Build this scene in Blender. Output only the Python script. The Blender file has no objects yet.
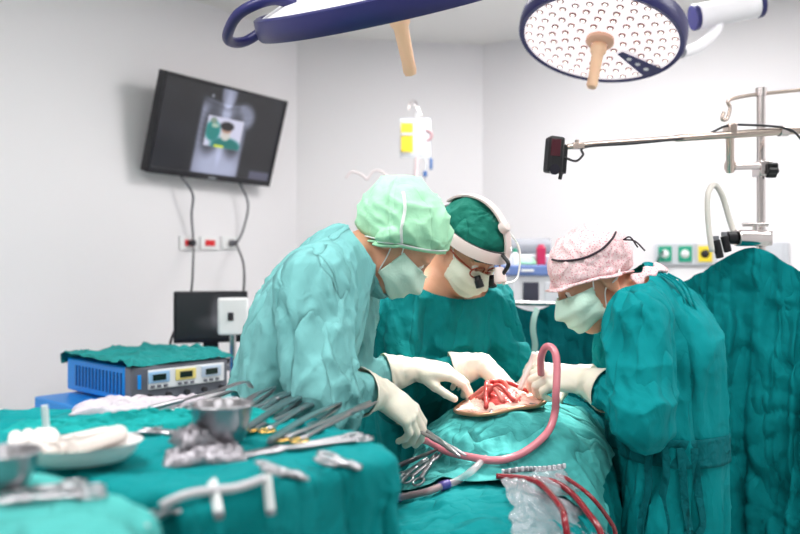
import bpy, math, random
import numpy as np
from mathutils import Vector, Matrix, noise as mnoise
random.seed(7)
rng = np.random.default_rng(7)
PI = math.pi
S = bpy.context.scene
COL = S.collection

# ------------------------------------------------------------------ camera
CZ = 1.40
FOC = 778.0
cam_d = bpy.data.cameras.new('camera'); cam = bpy.data.objects.new('camera', cam_d); COL.objects.link(cam)
cam.location = (0, 0, CZ); cam.rotation_euler = (PI/2, 0, 0)
cam_d.sensor_width = 36.0; cam_d.lens = FOC*36/800
cam_d.clip_start = 0.05
cam_d.dof.use_dof = True; cam_d.dof.focus_distance = 1.98; cam_d.dof.aperture_fstop = 2.1
S.camera = cam
# ------------------------------------------------------------------ world, exposure
S.view_settings.view_transform = 'Standard'; S.view_settings.look = 'None'
S.view_settings.gamma = 1.0; S.view_settings.use_curve_mapping = False
S.view_settings.exposure = 0.30
W = bpy.data.worlds.new('world'); S.world = W; W.use_nodes = True
W.node_tree.nodes['Background'].inputs[0].default_value = (0.9, 0.95, 1, 1)
W.node_tree.nodes['Background'].inputs[1].default_value = 0.3
S.cycles.use_denoising = True
S.cycles.max_bounces = 8
S.cycles.sample_clamp_indirect = 6.0
def area(name, loc, aim, size, power, color=(1, 1, 1), size_y=None, spread=PI):
    l = bpy.data.lights.new(name, 'AREA'); o = bpy.data.objects.new(name, l); COL.objects.link(o)
    o.location = loc; d = Vector(aim)-Vector(loc); o.rotation_euler = d.to_track_quat('-Z', 'Y').to_euler()
    l.size = size; l.energy = power; l.color = color; l.spread = spread
    if size_y: l.shape = 'RECTANGLE'; l.size_y = size_y
    else: l.shape = 'DISK'
    return o
# ceiling luminaires of the theatre (their housings are built with the ceiling)
CEIL = 2.85
LUM = [(-1.0, 1.2), (0.9, 1.2), (-1.0, -0.8), (0.9, -0.8), (0.75, 3.35), (2.2, 2.4)]
for i, (lx, ly) in enumerate(LUM):
    area('ceiling_light_source', (lx, ly, CEIL-0.035), (lx, ly, 0), 1.1, (27, 16, 6, 6, 29, 9)[i], (1.0, 0.98, 0.97), 0.55)

# ------------------------------------------------------------------ helpers
def P(px, py, Y):
    return Vector(((px-400)/FOC*Y, Y, CZ-(py-267)/FOC*Y))

def cloth_cache(key, fn):
    return fn()

class MB:
    """collects vertices and faces for one mesh"""
    def __init__(s): s.v = []; s.f = []; s.m = []
    def add(s, vs, fs, mi=0):
        b = len(s.v); s.v += [tuple(v) for v in vs]
        s.f += [tuple(i+b for i in f) for f in fs]; s.m += [mi]*len(fs); return s
    def box(s, c, size, rot=None, mi=0):
        x, y, z = [k/2 for k in size]; c = Vector(c)
        vs = [Vector((sx*x, sy*y, sz*z)) for sx in (-1, 1) for sy in (-1, 1) for sz in (-1, 1)]
        if rot is not None: vs = [rot @ v for v in vs]
        return s.add([v+c for v in vs], [(0,1,3,2),(4,6,7,5),(0,4,5,1),(2,3,7,6),(0,2,6,4),(1,5,7,3)], mi)
    def tube(s, path, r, n=10, cap=True, mi=0, flat=1.0, closed=False):
        path = [Vector(p) for p in path]; m = len(path)
        rs = list(r) if hasattr(r, '__len__') else [r]*m
        T = []
        for i in range(m):
            if closed: t = path[(i+1) % m]-path[i-1]
            else: t = path[min(i+1, m-1)]-path[max(i-1, 0)]
            T.append(t.normalized() if t.length > 1e-9 else Vector((0, 0, 1)))
        a = Vector((0, 0, 1)) if abs(T[0].z) < .9 else Vector((1, 0, 0))
        N = (a-T[0]*a.dot(T[0])).normalized(); vs = []
        for i in range(m):
            N = (N-T[i]*N.dot(T[i])).normalized(); B = T[i].cross(N)
            for k in range(n):
                q = 2*PI*k/n
                vs.append(path[i]+(N*math.cos(q)*flat+B*math.sin(q))*rs[i])
        fs = []
        for i in range(m if closed else m-1):
            j = (i+1) % m
            for k in range(n):
                fs.append((i*n+k, i*n+(k+1) % n, j*n+(k+1) % n, j*n+k))
        if cap and not closed:
            fs.append(tuple(range(n-1, -1, -1))); fs.append(tuple((m-1)*n+k for k in range(n)))
        return s.add(vs, fs, mi)
    def ribbon(s, path, normals, width, thick, mi=0, closed=False, cap=True):
        """flat strap of rectangular section; normals point away from the face of the strap"""
        p = [Vector(q) for q in path]; m = len(p); vs = []
        ws = list(width) if hasattr(width, '__len__') else [width]*m
        for i in range(m):
            t = (p[(i+1) % m]-p[i-1]) if closed else (p[min(i+1, m-1)]-p[max(i-1, 0)])
            t.normalize(); n = Vector(normals[i]); n = (n-t*n.dot(t)).normalized(); b = t.cross(n)
            w = ws[i]/2; h = thick/2
            for a, c in ((-w, -h), (-w*.6, -h*1.5), (w*.6, -h*1.5), (w, -h), (w, h), (w*.6, h*1.5), (-w*.6, h*1.5), (-w, h)): vs.append(p[i]+b*a+n*c)
        fs = []
        for i in range(m if closed else m-1):
            j = (i+1) % m
            for k in range(8): fs.append((i*8+k, i*8+(k+1) % 8, j*8+(k+1) % 8, j*8+k))
        if not closed and cap: fs += [tuple(range(7, -1, -1)), tuple((m-1)*8+k for k in range(8))]
        return s.add(vs, fs, mi)
    def lathe(s, prof, n=32, M=None, mi=0, cap=False):
        vs = []
        for r, z in prof:
            for k in range(n):
                q = 2*PI*k/n; vs.append(Vector((r*math.cos(q), r*math.sin(q), z)))
        if M is not None: vs = [M @ v for v in vs]
        fs = []
        for i in range(len(prof)-1):
            for k in range(n):
                fs.append((i*n+k, i*n+(k+1) % n, (i+1)*n+(k+1) % n, (i+1)*n+k))
        if cap:
            fs.append(tuple(range(n-1, -1, -1))); fs.append(tuple((len(prof)-1)*n+k for k in range(n)))
        return s.add(vs, fs, mi)
    def grid(s, fn, nu, nv, closed_u=False, mi=0):
        vs = [fn(i/(nu-(0 if closed_u else 1)), j/(nv-1)) for j in range(nv) for i in range(nu)]
        fs = []
        for j in range(nv-1):
            for i in range(nu if closed_u else nu-1):
                a, b = j*nu+i, j*nu+(i+1) % nu
                fs.append((a, b, b+nu, a+nu))
        return s.add(vs, fs, mi)
    def prism(s, poly, d, M=None, mi=0):
        n = len(poly); vs = [Vector((x, y, 0)) for x, y in poly]+[Vector((x, y, d)) for x, y in poly]
        if M is not None: vs = [M @ v for v in vs]
        return s.add(vs, [tuple(range(n-1, -1, -1)), tuple(range(n, 2*n))]+[(i, (i+1) % n, n+(i+1) % n, n+i) for i in range(n)], mi)

def obj(name, mb, mat, parent=None, smooth=True, angle=40, bevel=0, seg=2, solid=0, subd=0, **props):
    me = bpy.data.meshes.new(name)
    if isinstance(mb, MB): vs, fs, mi = mb.v, mb.f, mb.m
    else: vs, fs = mb[0], mb[1]; mi = None
    off = Vector(parent.matrix_world.translation) if parent is not None else Vector((0, 0, 0))
    if parent is not None and parent.get('_off') is not None: off = Vector(parent['_off'])
    vs = np.asarray(vs, float).reshape(-1, 3)-np.array(off)
    me.from_pydata(vs.tolist(), [], [tuple(map(int, f)) for f in fs])
    mats = mat if isinstance(mat, (list, tuple)) else [mat]
    for m in mats: me.materials.append(m)
    if mi is not None and len(mats) > 1: me.polygons.foreach_set('material_index', mi)
    me.validate()
    if smooth:
        me.polygons.foreach_set('use_smooth', [True]*len(me.polygons))
        if angle < 180: me.set_sharp_from_angle(angle=math.radians(angle))
    me.update()
    o = bpy.data.objects.new(name, me); COL.objects.link(o)
    if parent is not None:
        o.parent = parent; o['_off'] = tuple(off)
    else: o['_off'] = (0.0, 0.0, 0.0)
    if bevel:
        b = o.modifiers.new('bevel', 'BEVEL'); b.width = bevel; b.segments = seg; b.limit_method = 'ANGLE'; b.angle_limit = math.radians(40)
    if solid:
        b = o.modifiers.new('solid', 'SOLIDIFY'); b.thickness = solid; b.offset = 0
    if subd:
        b = o.modifiers.new('sub', 'SUBSURF'); b.levels = subd; b.render_levels = subd
    for k, v in props.items(): o[k] = v
    return o
def thing(name, label, cat, loc=(0, 0, 0), group=None):
    o = bpy.data.objects.new(name, None); COL.objects.link(o); o.location = loc; o.empty_display_size = .05
    o['label'] = label; o['category'] = cat; o['_off'] = tuple(loc)
    if group: o['group'] = group
    return o
def tag(o, label, cat, group=None):
    o['label'] = label; o['category'] = cat
    if group: o['group'] = group
    return o
def rebase(o, loc):
    """move a top-level mesh's origin to loc without moving its geometry"""
    loc = Vector(loc); o.data.transform(Matrix.Translation(-loc)); o.location = loc; o['_off'] = tuple(loc)
    bpy.context.view_layer.update(); return o
def dup(o, M, label=None, group=None):
    r = o.copy(); COL.objects.link(r); r.matrix_world = M
    if label: r['label'] = label
    if group: r['group'] = group
    for ch in list(o.children):
        c = ch.copy(); COL.objects.link(c); c.parent = r
        for g in ch.children:
            d = g.copy(); COL.objects.link(d); d.parent = c
    return r
def spline(pts, n=8, closed=False):
    """Catmull-Rom through points"""
    p = [Vector(q) for q in pts]; out = []; m = len(p)
    for i in range(m if closed else m-1):
        a = p[i-1] if (i > 0 or closed) else p[0]*2-p[1]
        b = p[i]; c = p[(i+1) % m]
        d = p[(i+2) % m] if (i+2 < m or closed) else c*2-b
        for k in range(n):
            t = k/n
            out.append(.5*((2*b)+(c-a)*t+(2*a-5*b+4*c-d)*t*t+(3*b-a-3*c+d)*t**3))
    if not closed: out.append(p[-1])
    return out
def nz(x, y=0, z=0, s=1): return mnoise.noise(Vector((x*s, y*s, z*s)))

# ------------------------------------------------------------------ materials
def srgb(r, g, b):
    f = lambda c: ((c/255+.055)/1.055)**2.4 if c/255 > .04045 else c/255/12.92
    return (f(r), f(g), f(b), 1)
MATS = {}
def mat(name, col, rough=.5, metal=0, bump=0, bscale=60, spec=.5, trans=0, alpha=1, emit=0, sheen=0, var=0, vscale=6, sss=0, ior=1.45, coat=0, bstretch=None, cells=None):
    if name in MATS: return MATS[name]
    m = bpy.data.materials.new(name); m.use_nodes = True; nt = m.node_tree; b = nt.nodes['Principled BSDF']
    I = b.inputs
    I['Base Color'].default_value = col if len(col) == 4 else (*col, 1)
    I['Roughness'].default_value = rough; I['Metallic'].default_value = metal
    I['Specular IOR Level'].default_value = spec; I['IOR'].default_value = ior
    I['Transmission Weight'].default_value = trans; I['Alpha'].default_value = alpha
    I['Coat Weight'].default_value = coat
    if emit: I['Emission Color'].default_value = col if len(col) == 4 else (*col, 1); I['Emission Strength'].default_value = emit
    if sheen: I['Sheen Weight'].default_value = sheen; I['Sheen Roughness'].default_value = .5
    if sss: I['Subsurface Weight'].default_value = sss; I['Subsurface Radius'].default_value = (.02, .008, .004); I['Subsurface Scale'].default_value = .4
    tc = nt.nodes.new('ShaderNodeTexCoord')
    if bump:
        n = nt.nodes.new('ShaderNodeTexNoise'); n.inputs['Scale'].default_value = bscale; n.inputs['Detail'].default_value = 5
        if bstretch:
            mp = nt.nodes.new('ShaderNodeMapping'); mp.inputs['Scale'].default_value = bstretch
            nt.links.new(tc.outputs['Object'], mp.inputs['Vector']); nt.links.new(mp.outputs['Vector'], n.inputs['Vector'])
        else: nt.links.new(tc.outputs['Object'], n.inputs['Vector'])
        bp = nt.nodes.new('ShaderNodeBump'); bp.inputs['Strength'].default_value = bump; bp.inputs['Distance'].default_value = .01
        nt.links.new(n.outputs['Fac'], bp.inputs['Height']); nt.links.new(bp.outputs['Normal'], b.inputs['Normal'])
    if var:
        n2 = nt.nodes.new('ShaderNodeTexNoise'); n2.inputs['Scale'].default_value = vscale; n2.inputs['Detail'].default_value = 4
        nt.links.new(tc.outputs['Object'], n2.inputs['Vector'])
        mx = nt.nodes.new('ShaderNodeMix'); mx.data_type = 'RGBA'
        c = col if len(col) == 4 else (*col, 1)
        mx.inputs['A'].default_value = [k*(1-var) for k in c[:3]]+[1]; mx.inputs['B'].default_value = [min(1, k*(1+var)) for k in c[:3]]+[1]
        nt.links.new(n2.outputs['Fac'], mx.inputs['Factor']); nt.links.new(mx.outputs['Result'], b.inputs['Base Color'])
    MATS[name] = m; return m

def cloth_mat(name, col, rough=.85, crumple=.5, scale=8.0, fold=.45, var=.06, sheen=0, fine=.1, alpha=None):
    """woven theatre cotton: crisp creases, soft pulls and a fine weave, all as relief"""
    m = mat(name, col, rough, spec=.18, sheen=sheen, var=var, vscale=4); nt = m.node_tree; b = nt.nodes['Principled BSDF']; N = nt.nodes.new; L = nt.links.new
    tc = N('ShaderNodeTexCoord'); wn = N('ShaderNodeTexNoise'); wn.inputs['Scale'].default_value = scale*.6; wn.inputs['Detail'].default_value = 3
    L(tc.outputs['Object'], wn.inputs['Vector'])
    mx = N('ShaderNodeMix'); mx.data_type = 'RGBA'; mx.blend_type = 'LINEAR_LIGHT'; mx.inputs['Factor'].default_value = .12
    m0 = N('ShaderNodeMapping'); m0.inputs['Scale'].default_value = (1, 1, .5); m0.inputs['Rotation'].default_value = (.35, .25, 0); L(tc.outputs['Object'], m0.inputs['Vector']); L(m0.outputs['Vector'], mx.inputs['A']); L(wn.outputs['Color'], mx.inputs['B'])
    prev = None
    for sc, st in ((scale, crumple), (scale*2.3, crumple*.45)):
        v = N('ShaderNodeTexVoronoi'); v.feature = 'F1'; v.inputs['Scale'].default_value = sc; L(mx.outputs['Result'], v.inputs['Vector'])
        bp = N('ShaderNodeBump'); bp.inputs['Strength'].default_value = min(1, st); bp.inputs['Distance'].default_value = .32/sc
        L(v.outputs['Distance'], bp.inputs['Height'])
        if prev: L(prev, bp.inputs['Normal'])
        prev = bp.outputs['Normal']
    # long sharp pulls: narrow grooves where a stretched noise crosses its middle value
    for rot, sc, dist in (((.5, .2, 0), 5.5, .020), ((-.6, .5, .4), 8.0, .012)):
        mp = N('ShaderNodeMapping'); mp.inputs['Scale'].default_value = (1, 1, .24); mp.inputs['Rotation'].default_value = rot; L(tc.outputs['Object'], mp.inputs['Vector'])
        n = N('ShaderNodeTexNoise'); n.inputs['Scale'].default_value = sc; n.inputs['Detail'].default_value = 2.5; n.inputs['Roughness'].default_value = .45; L(mp.outputs['Vector'], n.inputs['Vector'])
        s1 = N('ShaderNodeMath'); s1.operation = 'SUBTRACT'; s1.inputs[1].default_value = .5; L(n.outputs['Fac'], s1.inputs[0])
        s2 = N('ShaderNodeMath'); s2.operation = 'ABSOLUTE'; L(s1.outputs[0], s2.inputs[0])
        s3 = N('ShaderNodeMath'); s3.operation = 'POWER'; s3.inputs[1].default_value = .6; L(s2.outputs[0], s3.inputs[0])
        bp = N('ShaderNodeBump'); bp.inputs['Strength'].default_value = min(1, fold*1.6); bp.inputs['Distance'].default_value = dist*3
        L(s3.outputs[0], bp.inputs['Height']); L(prev, bp.inputs['Normal']); prev = bp.outputs['Normal']
    mp = N('ShaderNodeMapping'); mp.inputs['Scale'].default_value = (1, 1, .25); L(mx.outputs['Result'], mp.inputs['Vector'])
    n = N('ShaderNodeTexNoise'); n.inputs['Scale'].default_value = 22; n.inputs['Detail'].default_value = 4; L(mp.outputs['Vector'], n.inputs['Vector'])
    bp = N('ShaderNodeBump'); bp.inputs['Strength'].default_value = fold*.6; bp.inputs['Distance'].default_value = .02
    L(n.outputs['Fac'], bp.inputs['Height']); L(prev, bp.inputs['Normal']); L(bp.outputs['Normal'], b.inputs['Normal'])
    return m

# ------------------------------------------------------------------ distance-field modelling (bodies, gowns, gloves)
def A3(v): return np.array(v, float)
def smin(a, b, k):
    h = np.clip(.5+.5*(b-a)/k, 0, 1); return b*(1-h)+a*h-k*h*(1-h)
def smax(a, b, k): return -smin(-a, -b, k)
def rcone(p, a, b, ra, rb):
    a, b = A3(a), A3(b); d = b-a; L = d@d+1e-12
    t = np.clip(((p-a)@d)/L, 0, 1)
    return np.linalg.norm(p-a-t[..., None]*d, axis=-1)-(ra+(rb-ra)*t)
def ellip(p, c, r, R=None):
    q = p-A3(c)
    if R is not None: q = q@R      # columns of R are the ellipsoid's axes
    r = A3(r); k0 = np.linalg.norm(q/r, axis=-1); k1 = np.linalg.norm(q/(r*r), axis=-1)
    return k0*(k0-1)/(k1+1e-9)
def econe(p, a, b, ra, rb, side, fl):
    """round cone whose section is flattened by fl across `side` (side axis keeps its full radius)"""
    a, b = A3(a), A3(b); d = b-a; dn = d/np.linalg.norm(d)
    s = A3(side); s = s-dn*(s@dn); s /= np.linalg.norm(s); f = np.cross(dn, s)
    q = p-a; x = q@s; y = (q@f)/fl; z = q@dn
    L = np.linalg.norm(d); t = np.clip(z/L, 0, 1); dz = z-t*L
    return (np.sqrt(x*x+y*y+dz*dz)-(ra+(rb-ra)*t))*min(1, (1+fl)/2)
def frame(f, u):
    f = A3(f); f /= np.linalg.norm(f); u = A3(u); u = u-f*(u@f); u /= np.linalg.norm(u)
    return np.stack([np.cross(f, u), f, u], 1)   # columns: right, forward, up
def surface(fn, lo, hi, h, fine=None):
    lo, hi = A3(lo), A3(hi)
    if fine is None: ax = [np.arange(lo[i], hi[i]+h, h) for i in range(3)]
    else:           # closer spacing inside the box `fine` = (lo, hi, h)
        ax = []
        for i in range(3):
            a, b = max(lo[i], fine[0][i]), min(hi[i], fine[1][i])
            ax.append(np.concatenate([a-h*np.arange(int((a-lo[i])/h)+1, 0, -1), np.arange(a, b, fine[2]), b+h*np.arange(0, int((hi[i]-b)/h)+2)]))
    n = np.array([len(a) for a in ax])
    G = np.stack(np.meshgrid(*ax, indexing='ij'), -1)
    V = np.empty(n)
    for i in range(0, n[0], 24): V[i:i+24] = fn(G[i:i+24])
    sg = V < 0
    cnt = np.zeros(n-1); pos = np.zeros((*(n-1), 3))
    C = [(i, j, k) for i in (0, 1) for j in (0, 1) for k in (0, 1)]
    sl = lambda c: tuple(slice(c[i], n[i]-1+c[i]) for i in range(3))
    for ai in range(8):
        for bi in range(ai+1, 8):
            a, b = C[ai], C[bi]
            if sum(abs(a[i]-b[i]) for i in range(3)) != 1: continue
            va, vb = V[sl(a)], V[sl(b)]; x = (va < 0) != (vb < 0)
            t = np.where(x, va/np.where(x, va-vb, 1), 0)
            for i in range(3): pos[..., i] += np.where(x, a[i]+t*(b[i]-a[i]), 0)
            cnt += x
    act = cnt > 0; idx = -np.ones(n-1, int); idx[act] = np.arange(act.sum())
    ii = np.argwhere(act); fr = pos[act]/cnt[act][:, None]
    verts = np.stack([ax[i][ii[:, i]]+fr[:, i]*(ax[i][ii[:, i]+1]-ax[i][ii[:, i]]) for i in range(3)], 1)
    faces = []
    for d in range(3):
        e1, e2 = (d+1) % 3, (d+2) % 3
        s0 = [slice(1, n[i]-1) for i in range(3)]; s0[d] = slice(0, n[d]-1); s1 = list(s0); s1[d] = slice(1, n[d])
        a, b = sg[tuple(s0)], sg[tuple(s1)]; w = np.argwhere(a != b)
        if not len(w): continue
        flip = ~a[tuple(w.T)]
        base = w.copy(); base[:, e1] += 1; base[:, e2] += 1
        def at(o1, o2):
            q = base.copy(); q[:, e1] -= o1; q[:, e2] -= o2; return idx[tuple(q.T)]
        quad = np.stack([at(0, 0), at(1, 0), at(1, 1), at(0, 1)], 1)
        quad[flip] = quad[flip][:, ::-1]; faces.append(quad)
    F = np.concatenate(faces); F = F[(F >= 0).all(1)]
    return verts, F
def cut(verts, faces, keep):
    """keep = boolean per vertex; drops the others and their faces"""
    m = -np.ones(len(verts), int); m[keep] = np.arange(keep.sum())
    F = m[faces]; return verts[keep], F[(F >= 0).all(1)]
def relax(v, f, it=3, lam=.5, fixed=None):
    v = v.copy(); e = np.concatenate([f[:, [i, (i+1) % 4]] for i in range(4)])
    for _ in range(it):
        s = np.zeros_like(v); c = np.zeros(len(v))
        np.add.at(s, e[:, 0], v[e[:, 1]]); np.add.at(s, e[:, 1], v[e[:, 0]])
        np.add.at(c, e[:, 0], 1); np.add.at(c, e[:, 1], 1)
        q = s/np.maximum(c, 1)[:, None]; w = lam if fixed is None else lam*(~fixed)[:, None]
        v = v+(q-v)*w
    return v
def npn(p, s=1.0, seed=0):
    """vectorised value noise, -1..1"""
    q = np.asarray(p, float)*s+seed*17.31; i = np.floor(q).astype(np.int64); f = q-i; f = f*f*(3-2*f)
    def hsh(a):
        n = (a[..., 0]*374761393+a[..., 1]*668265263+a[..., 2]*2147483647+seed*974711) & 0xffffffff
        n = ((n ^ (n >> 13))*1274126177) & 0xffffffff; n = n ^ (n >> 16); return (n & 0xffff)/32767.5-1
    out = 0
    for a in (0, 1):
        for b in (0, 1):
            for c in (0, 1):
                w = (f[..., 0] if a else 1-f[..., 0])*(f[..., 1] if b else 1-f[..., 1])*(f[..., 2] if c else 1-f[..., 2])
                out = out+w*hsh(i+np.array([a, b, c]))
    return out
def vnormals(v, f):
    n = np.cross(v[f[:, 2]]-v[f[:, 0]], v[f[:, 3]]-v[f[:, 1]]); o = np.zeros_like(v)
    for k in range(4): np.add.at(o, f[:, k], n)
    return o/np.maximum(np.linalg.norm(o, axis=1, keepdims=True), 1e-12)
def refine(v, f):
    """one Catmull-Clark step through Blender's own modifier"""
    me = bpy.data.meshes.new('r'); me.from_pydata(v.tolist(), [], f.tolist()); o = bpy.data.objects.new('r', me); COL.objects.link(o)
    m = o.modifiers.new('s', 'SUBSURF'); m.levels = 1
    ev = o.evaluated_get(bpy.context.evaluated_depsgraph_get()); em = ev.to_mesh()
    a = np.empty(len(em.vertices)*3); em.vertices.foreach_get('co', a); q = np.empty(len(em.loops), np.int64); em.loops.foreach_get('vertex_index', q)
    ev.to_mesh_clear(); bpy.data.objects.remove(o); bpy.data.meshes.remove(me)
    return a.reshape(-1, 3), q.reshape(-1, 4)
def ridge(x):            # sharp crests, wide troughs, 0..1
    return 1-np.sqrt(np.abs(np.sin(x))+1e-6)
def sst(a, b, x):
    t = np.clip((x-a)/(b-a), 0, 1); return t*t*(3-2*t)
def smooth_rim(v, f, it=12):
    e = np.concatenate([f[:, [i, (i+1) % 4]] for i in range(4)]); es = np.sort(e, 1)
    u, c = np.unique(es, axis=0, return_counts=True); b = u[c == 1]; v = v.copy()
    ids = np.unique(b)
    for _ in range(it):
        s = np.zeros_like(v); n = np.zeros(len(v))
        np.add.at(s, b[:, 0], v[b[:, 1]]); np.add.at(s, b[:, 1], v[b[:, 0]]); np.add.at(n, b[:, 0], 1); np.add.at(n, b[:, 1], 1)
        v[ids] += .5*(s[ids]/n[ids][:, None]-v[ids])
    return v
def biggest(v, f):
    # keeps the largest connected piece
    lab = np.arange(len(v)); e = np.concatenate([f[:, [i, (i+1) % 4]] for i in range(4)])
    while True:
        m = np.minimum(lab[e[:, 0]], lab[e[:, 1]]); n = lab.copy()
        np.minimum.at(n, e[:, 0], m); np.minimum.at(n, e[:, 1], m); n = n[n]
        if (n == lab).all(): break
        lab = n
    used = np.bincount(lab); return cut(v, f, lab == used.argmax())
def simulate(verts, faces, colliders, pins=None, frames=30, shrink=0.0, quality=5, mass=.25, stiff=12, bend=.4, gravity=1.0, dist=.006, air=1.5, self_col=False, key=None, pin_stiff=1.0):
    """let a sheet or a gown settle on solid bodies under its weight; returns its vertices"""
    def run():
        me = bpy.data.meshes.new('sim'); me.from_pydata(np.asarray(verts).tolist(), [], [tuple(map(int, f)) for f in faces]); me.update()
        o = bpy.data.objects.new('sim', me); COL.objects.link(o); cols = []
        for cv, cf in colliders:
            cm = bpy.data.meshes.new('col'); cm.from_pydata(np.asarray(cv).tolist(), [], [tuple(map(int, f)) for f in cf]); cm.update()
            co = bpy.data.objects.new('col', cm); COL.objects.link(co)
            co.modifiers.new('c', 'COLLISION'); co.collision.thickness_outer = dist; co.collision.cloth_friction = 12; co.collision.damping = .5
            cols.append(co)
        m = o.modifiers.new('cloth', 'CLOTH'); st = m.settings; cs = m.collision_settings
        st.quality = quality; st.mass = mass; st.tension_stiffness = stiff; st.compression_stiffness = stiff; st.shear_stiffness = stiff*.5
        st.bending_stiffness = bend; st.air_damping = air; st.shrink_min = shrink
        st.effector_weights.gravity = gravity
        cs.use_collision = bool(cols); cs.distance_min = dist; cs.collision_quality = 2; cs.use_self_collision = self_col
        if self_col: cs.self_distance_min = .004
        if pins is not None:
            g = o.vertex_groups.new(name='pin')
            w = np.asarray(pins, float)
            for lev in np.unique(w[w > 0]): g.add([int(i) for i in np.where(w == lev)[0]], float(lev), 'REPLACE')
            st.vertex_group_mass = 'pin'; st.pin_stiffness = pin_stiff
        m.point_cache.frame_start = 1; m.point_cache.frame_end = frames+2
        for fr in range(1, frames+1): S.frame_set(fr)
        dg = bpy.context.evaluated_depsgraph_get(); ev = o.evaluated_get(dg); em = ev.to_mesh()
        out = np.empty(len(em.vertices)*3); em.vertices.foreach_get('co', out); ev.to_mesh_clear()
        for q in [o]+cols:
            d = q.data; bpy.data.objects.remove(q); bpy.data.meshes.remove(d)
        S.frame_set(1)
        return out.reshape(-1, 3)
    return cloth_cache(key, run)

# ------------------------------------------------------------------ room shell: a theatre with one cut-off corner
WALL = mat('wall_panel_paint', srgb(237, 234, 236), .55, bump=.02, bscale=30)
CEILM = mat('ceiling_paint', srgb(240, 237, 234), .7)
FLOORM = mat('vinyl_floor', srgb(188, 196, 192), .35, var=.05, vscale=30)
SEAM = mat('panel_seam', srgb(222, 220, 222), .6)
def wallpt(px, py):                    # a point where the ceiling line meets a wall
    Y = (CEIL-CZ)*FOC/(267-py); return Vector(((px-400)/FOC*Y, Y, 0))
K1 = Vector((-.65, 4.90, 0)); K2 = Vector((.54, 5.08, 0))
dl = Vector((.45, .65, 0)).normalized(); dr = Vector((1.22, -.70, 0)).normalized()
KL = K1-dl*4.2; KR = K2+dr*2.6
Z = Vector((0, 0, 1))
def wall(name, a, b, th=.12):
    n = Z.cross(b-a).normalized()      # towards outside
    n = n if n.dot((a+b)/2-Vector((0, 1.5, 0))) > 0 else -n
    m = MB(); vs = [a, b, b+n*th, a+n*th]; m.add([v for v in vs]+[v+Z*CEIL for v in vs], [(0,1,2,3),(4,5,6,7),(0,1,5,4),(1,2,6,5),(2,3,7,6),(3,0,4,7)])
    return obj(name, m, WALL, smooth=False, kind='structure')
LL = Vector((KL.x, -3.0, 0)); RR = Vector((max(KR.x, 3.0), -3.0, 0)); KR2 = Vector((RR.x, KR.y, 0))
wall('wall_left', KL, K1); wall('wall_back', K1, K2); wall('wall_right', K2, KR)
wall('wall_side_left', LL, KL); wall('wall_rear', LL, RR)
wall('wall_side_right', RR, KR) if abs(RR.x-KR.x) > .01 else None
poly = [LL, RR, KR, K2, K1, KL]
m = MB(); m.add([p for p in poly]+[p-Z*.1 for p in poly], [(0,1,2,3,4,5), (11,10,9,8,7,6)]+[(i, (i+1) % 6, 6+(i+1) % 6, 6+i) for i in range(6)]); obj('floor', m, FLOORM, smooth=False, kind='structure')
m = MB(); m.add([p+Z*CEIL for p in poly]+[p+Z*(CEIL+.1) for p in poly], [(5,4,3,2,1,0), (6,7,8,9,10,11)]+[(i, (i+1) % 6, 6+(i+1) % 6, 6+i) for i in range(6)]); obj('ceiling', m, CEILM, smooth=False, kind='structure')
inn = lambda d: Vector((d.y, -d.x, 0)) # towards the room for walls running left to right
m = MB()
for p, d, t in ((K1, dl, -.012), (K2, dr, .012)): pass
def cover(name, p, n, w=.05):
    m = MB(); c = p+n*.006; t = Z.cross(n); m.box(c+Z*CEIL/2, (w, .012, CEIL), Matrix((t, n, Z)).transposed().to_3x3()); return obj(name, m, SEAM, smooth=False, kind='structure')
nl, nbk, nr = inn(dl), inn((K2-K1).normalized()), inn(dr)
for nm, a, b, n in (('left', KL, K1, nl), ('back', K1, K2, nbk), ('right', K2, KR, nr)):
    m = MB(); c = (a+b)/2+n*.01+Z*.06; t = (b-a).normalized(); m.box(c, ((b-a).length-.02, .018, .12), Matrix((t, n, Z)).transposed().to_3x3()); obj('baseboard_'+nm, m, SEAM, smooth=False, kind='structure')
DIFF = mat('luminaire_diffuser', (1, 1, 1, 1), .5, emit=3.0)
ALU = mat('white_metal', srgb(235, 235, 236), .4)
lab = ['nearest left of the camera', 'nearest right of the camera', 'behind the camera on the left', 'behind the camera on the right', 'above the drape by the far wall', 'above the right wall']
for i, (lx, ly) in enumerate(LUM):
    t = thing('ceiling_light', 'square white recessed ceiling light '+lab[i], 'ceiling light', (lx, ly, CEIL-.015), 'recessed ceiling lights')
    m = MB(); w, d = 1.16, .61
    for x, y, a, b in ((0, d/2, w, .04), (0, -d/2, w, .04), (w/2, 0, .04, d), (-w/2, 0, .04, d)): m.box((lx+x, ly+y, CEIL-.015), (a, b, .026))
    obj('frame', m, ALU, t, smooth=False)
    m = MB(); m.box((lx, ly, CEIL-.010), (1.12, .57, .010)); obj('diffuser', m, DIFF, t, smooth=False)
def wall_hit(px, py, p0, d):           # where the sight line through a pixel meets a wall
    r = Vector(((px-400)/FOC, 1, -(py-267)/FOC)); n = inn(d); s = n.dot(p0-Vector((0, 0, CZ)))/n.dot(r)
    return Vector((0, 0, CZ))+r*s

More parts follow.
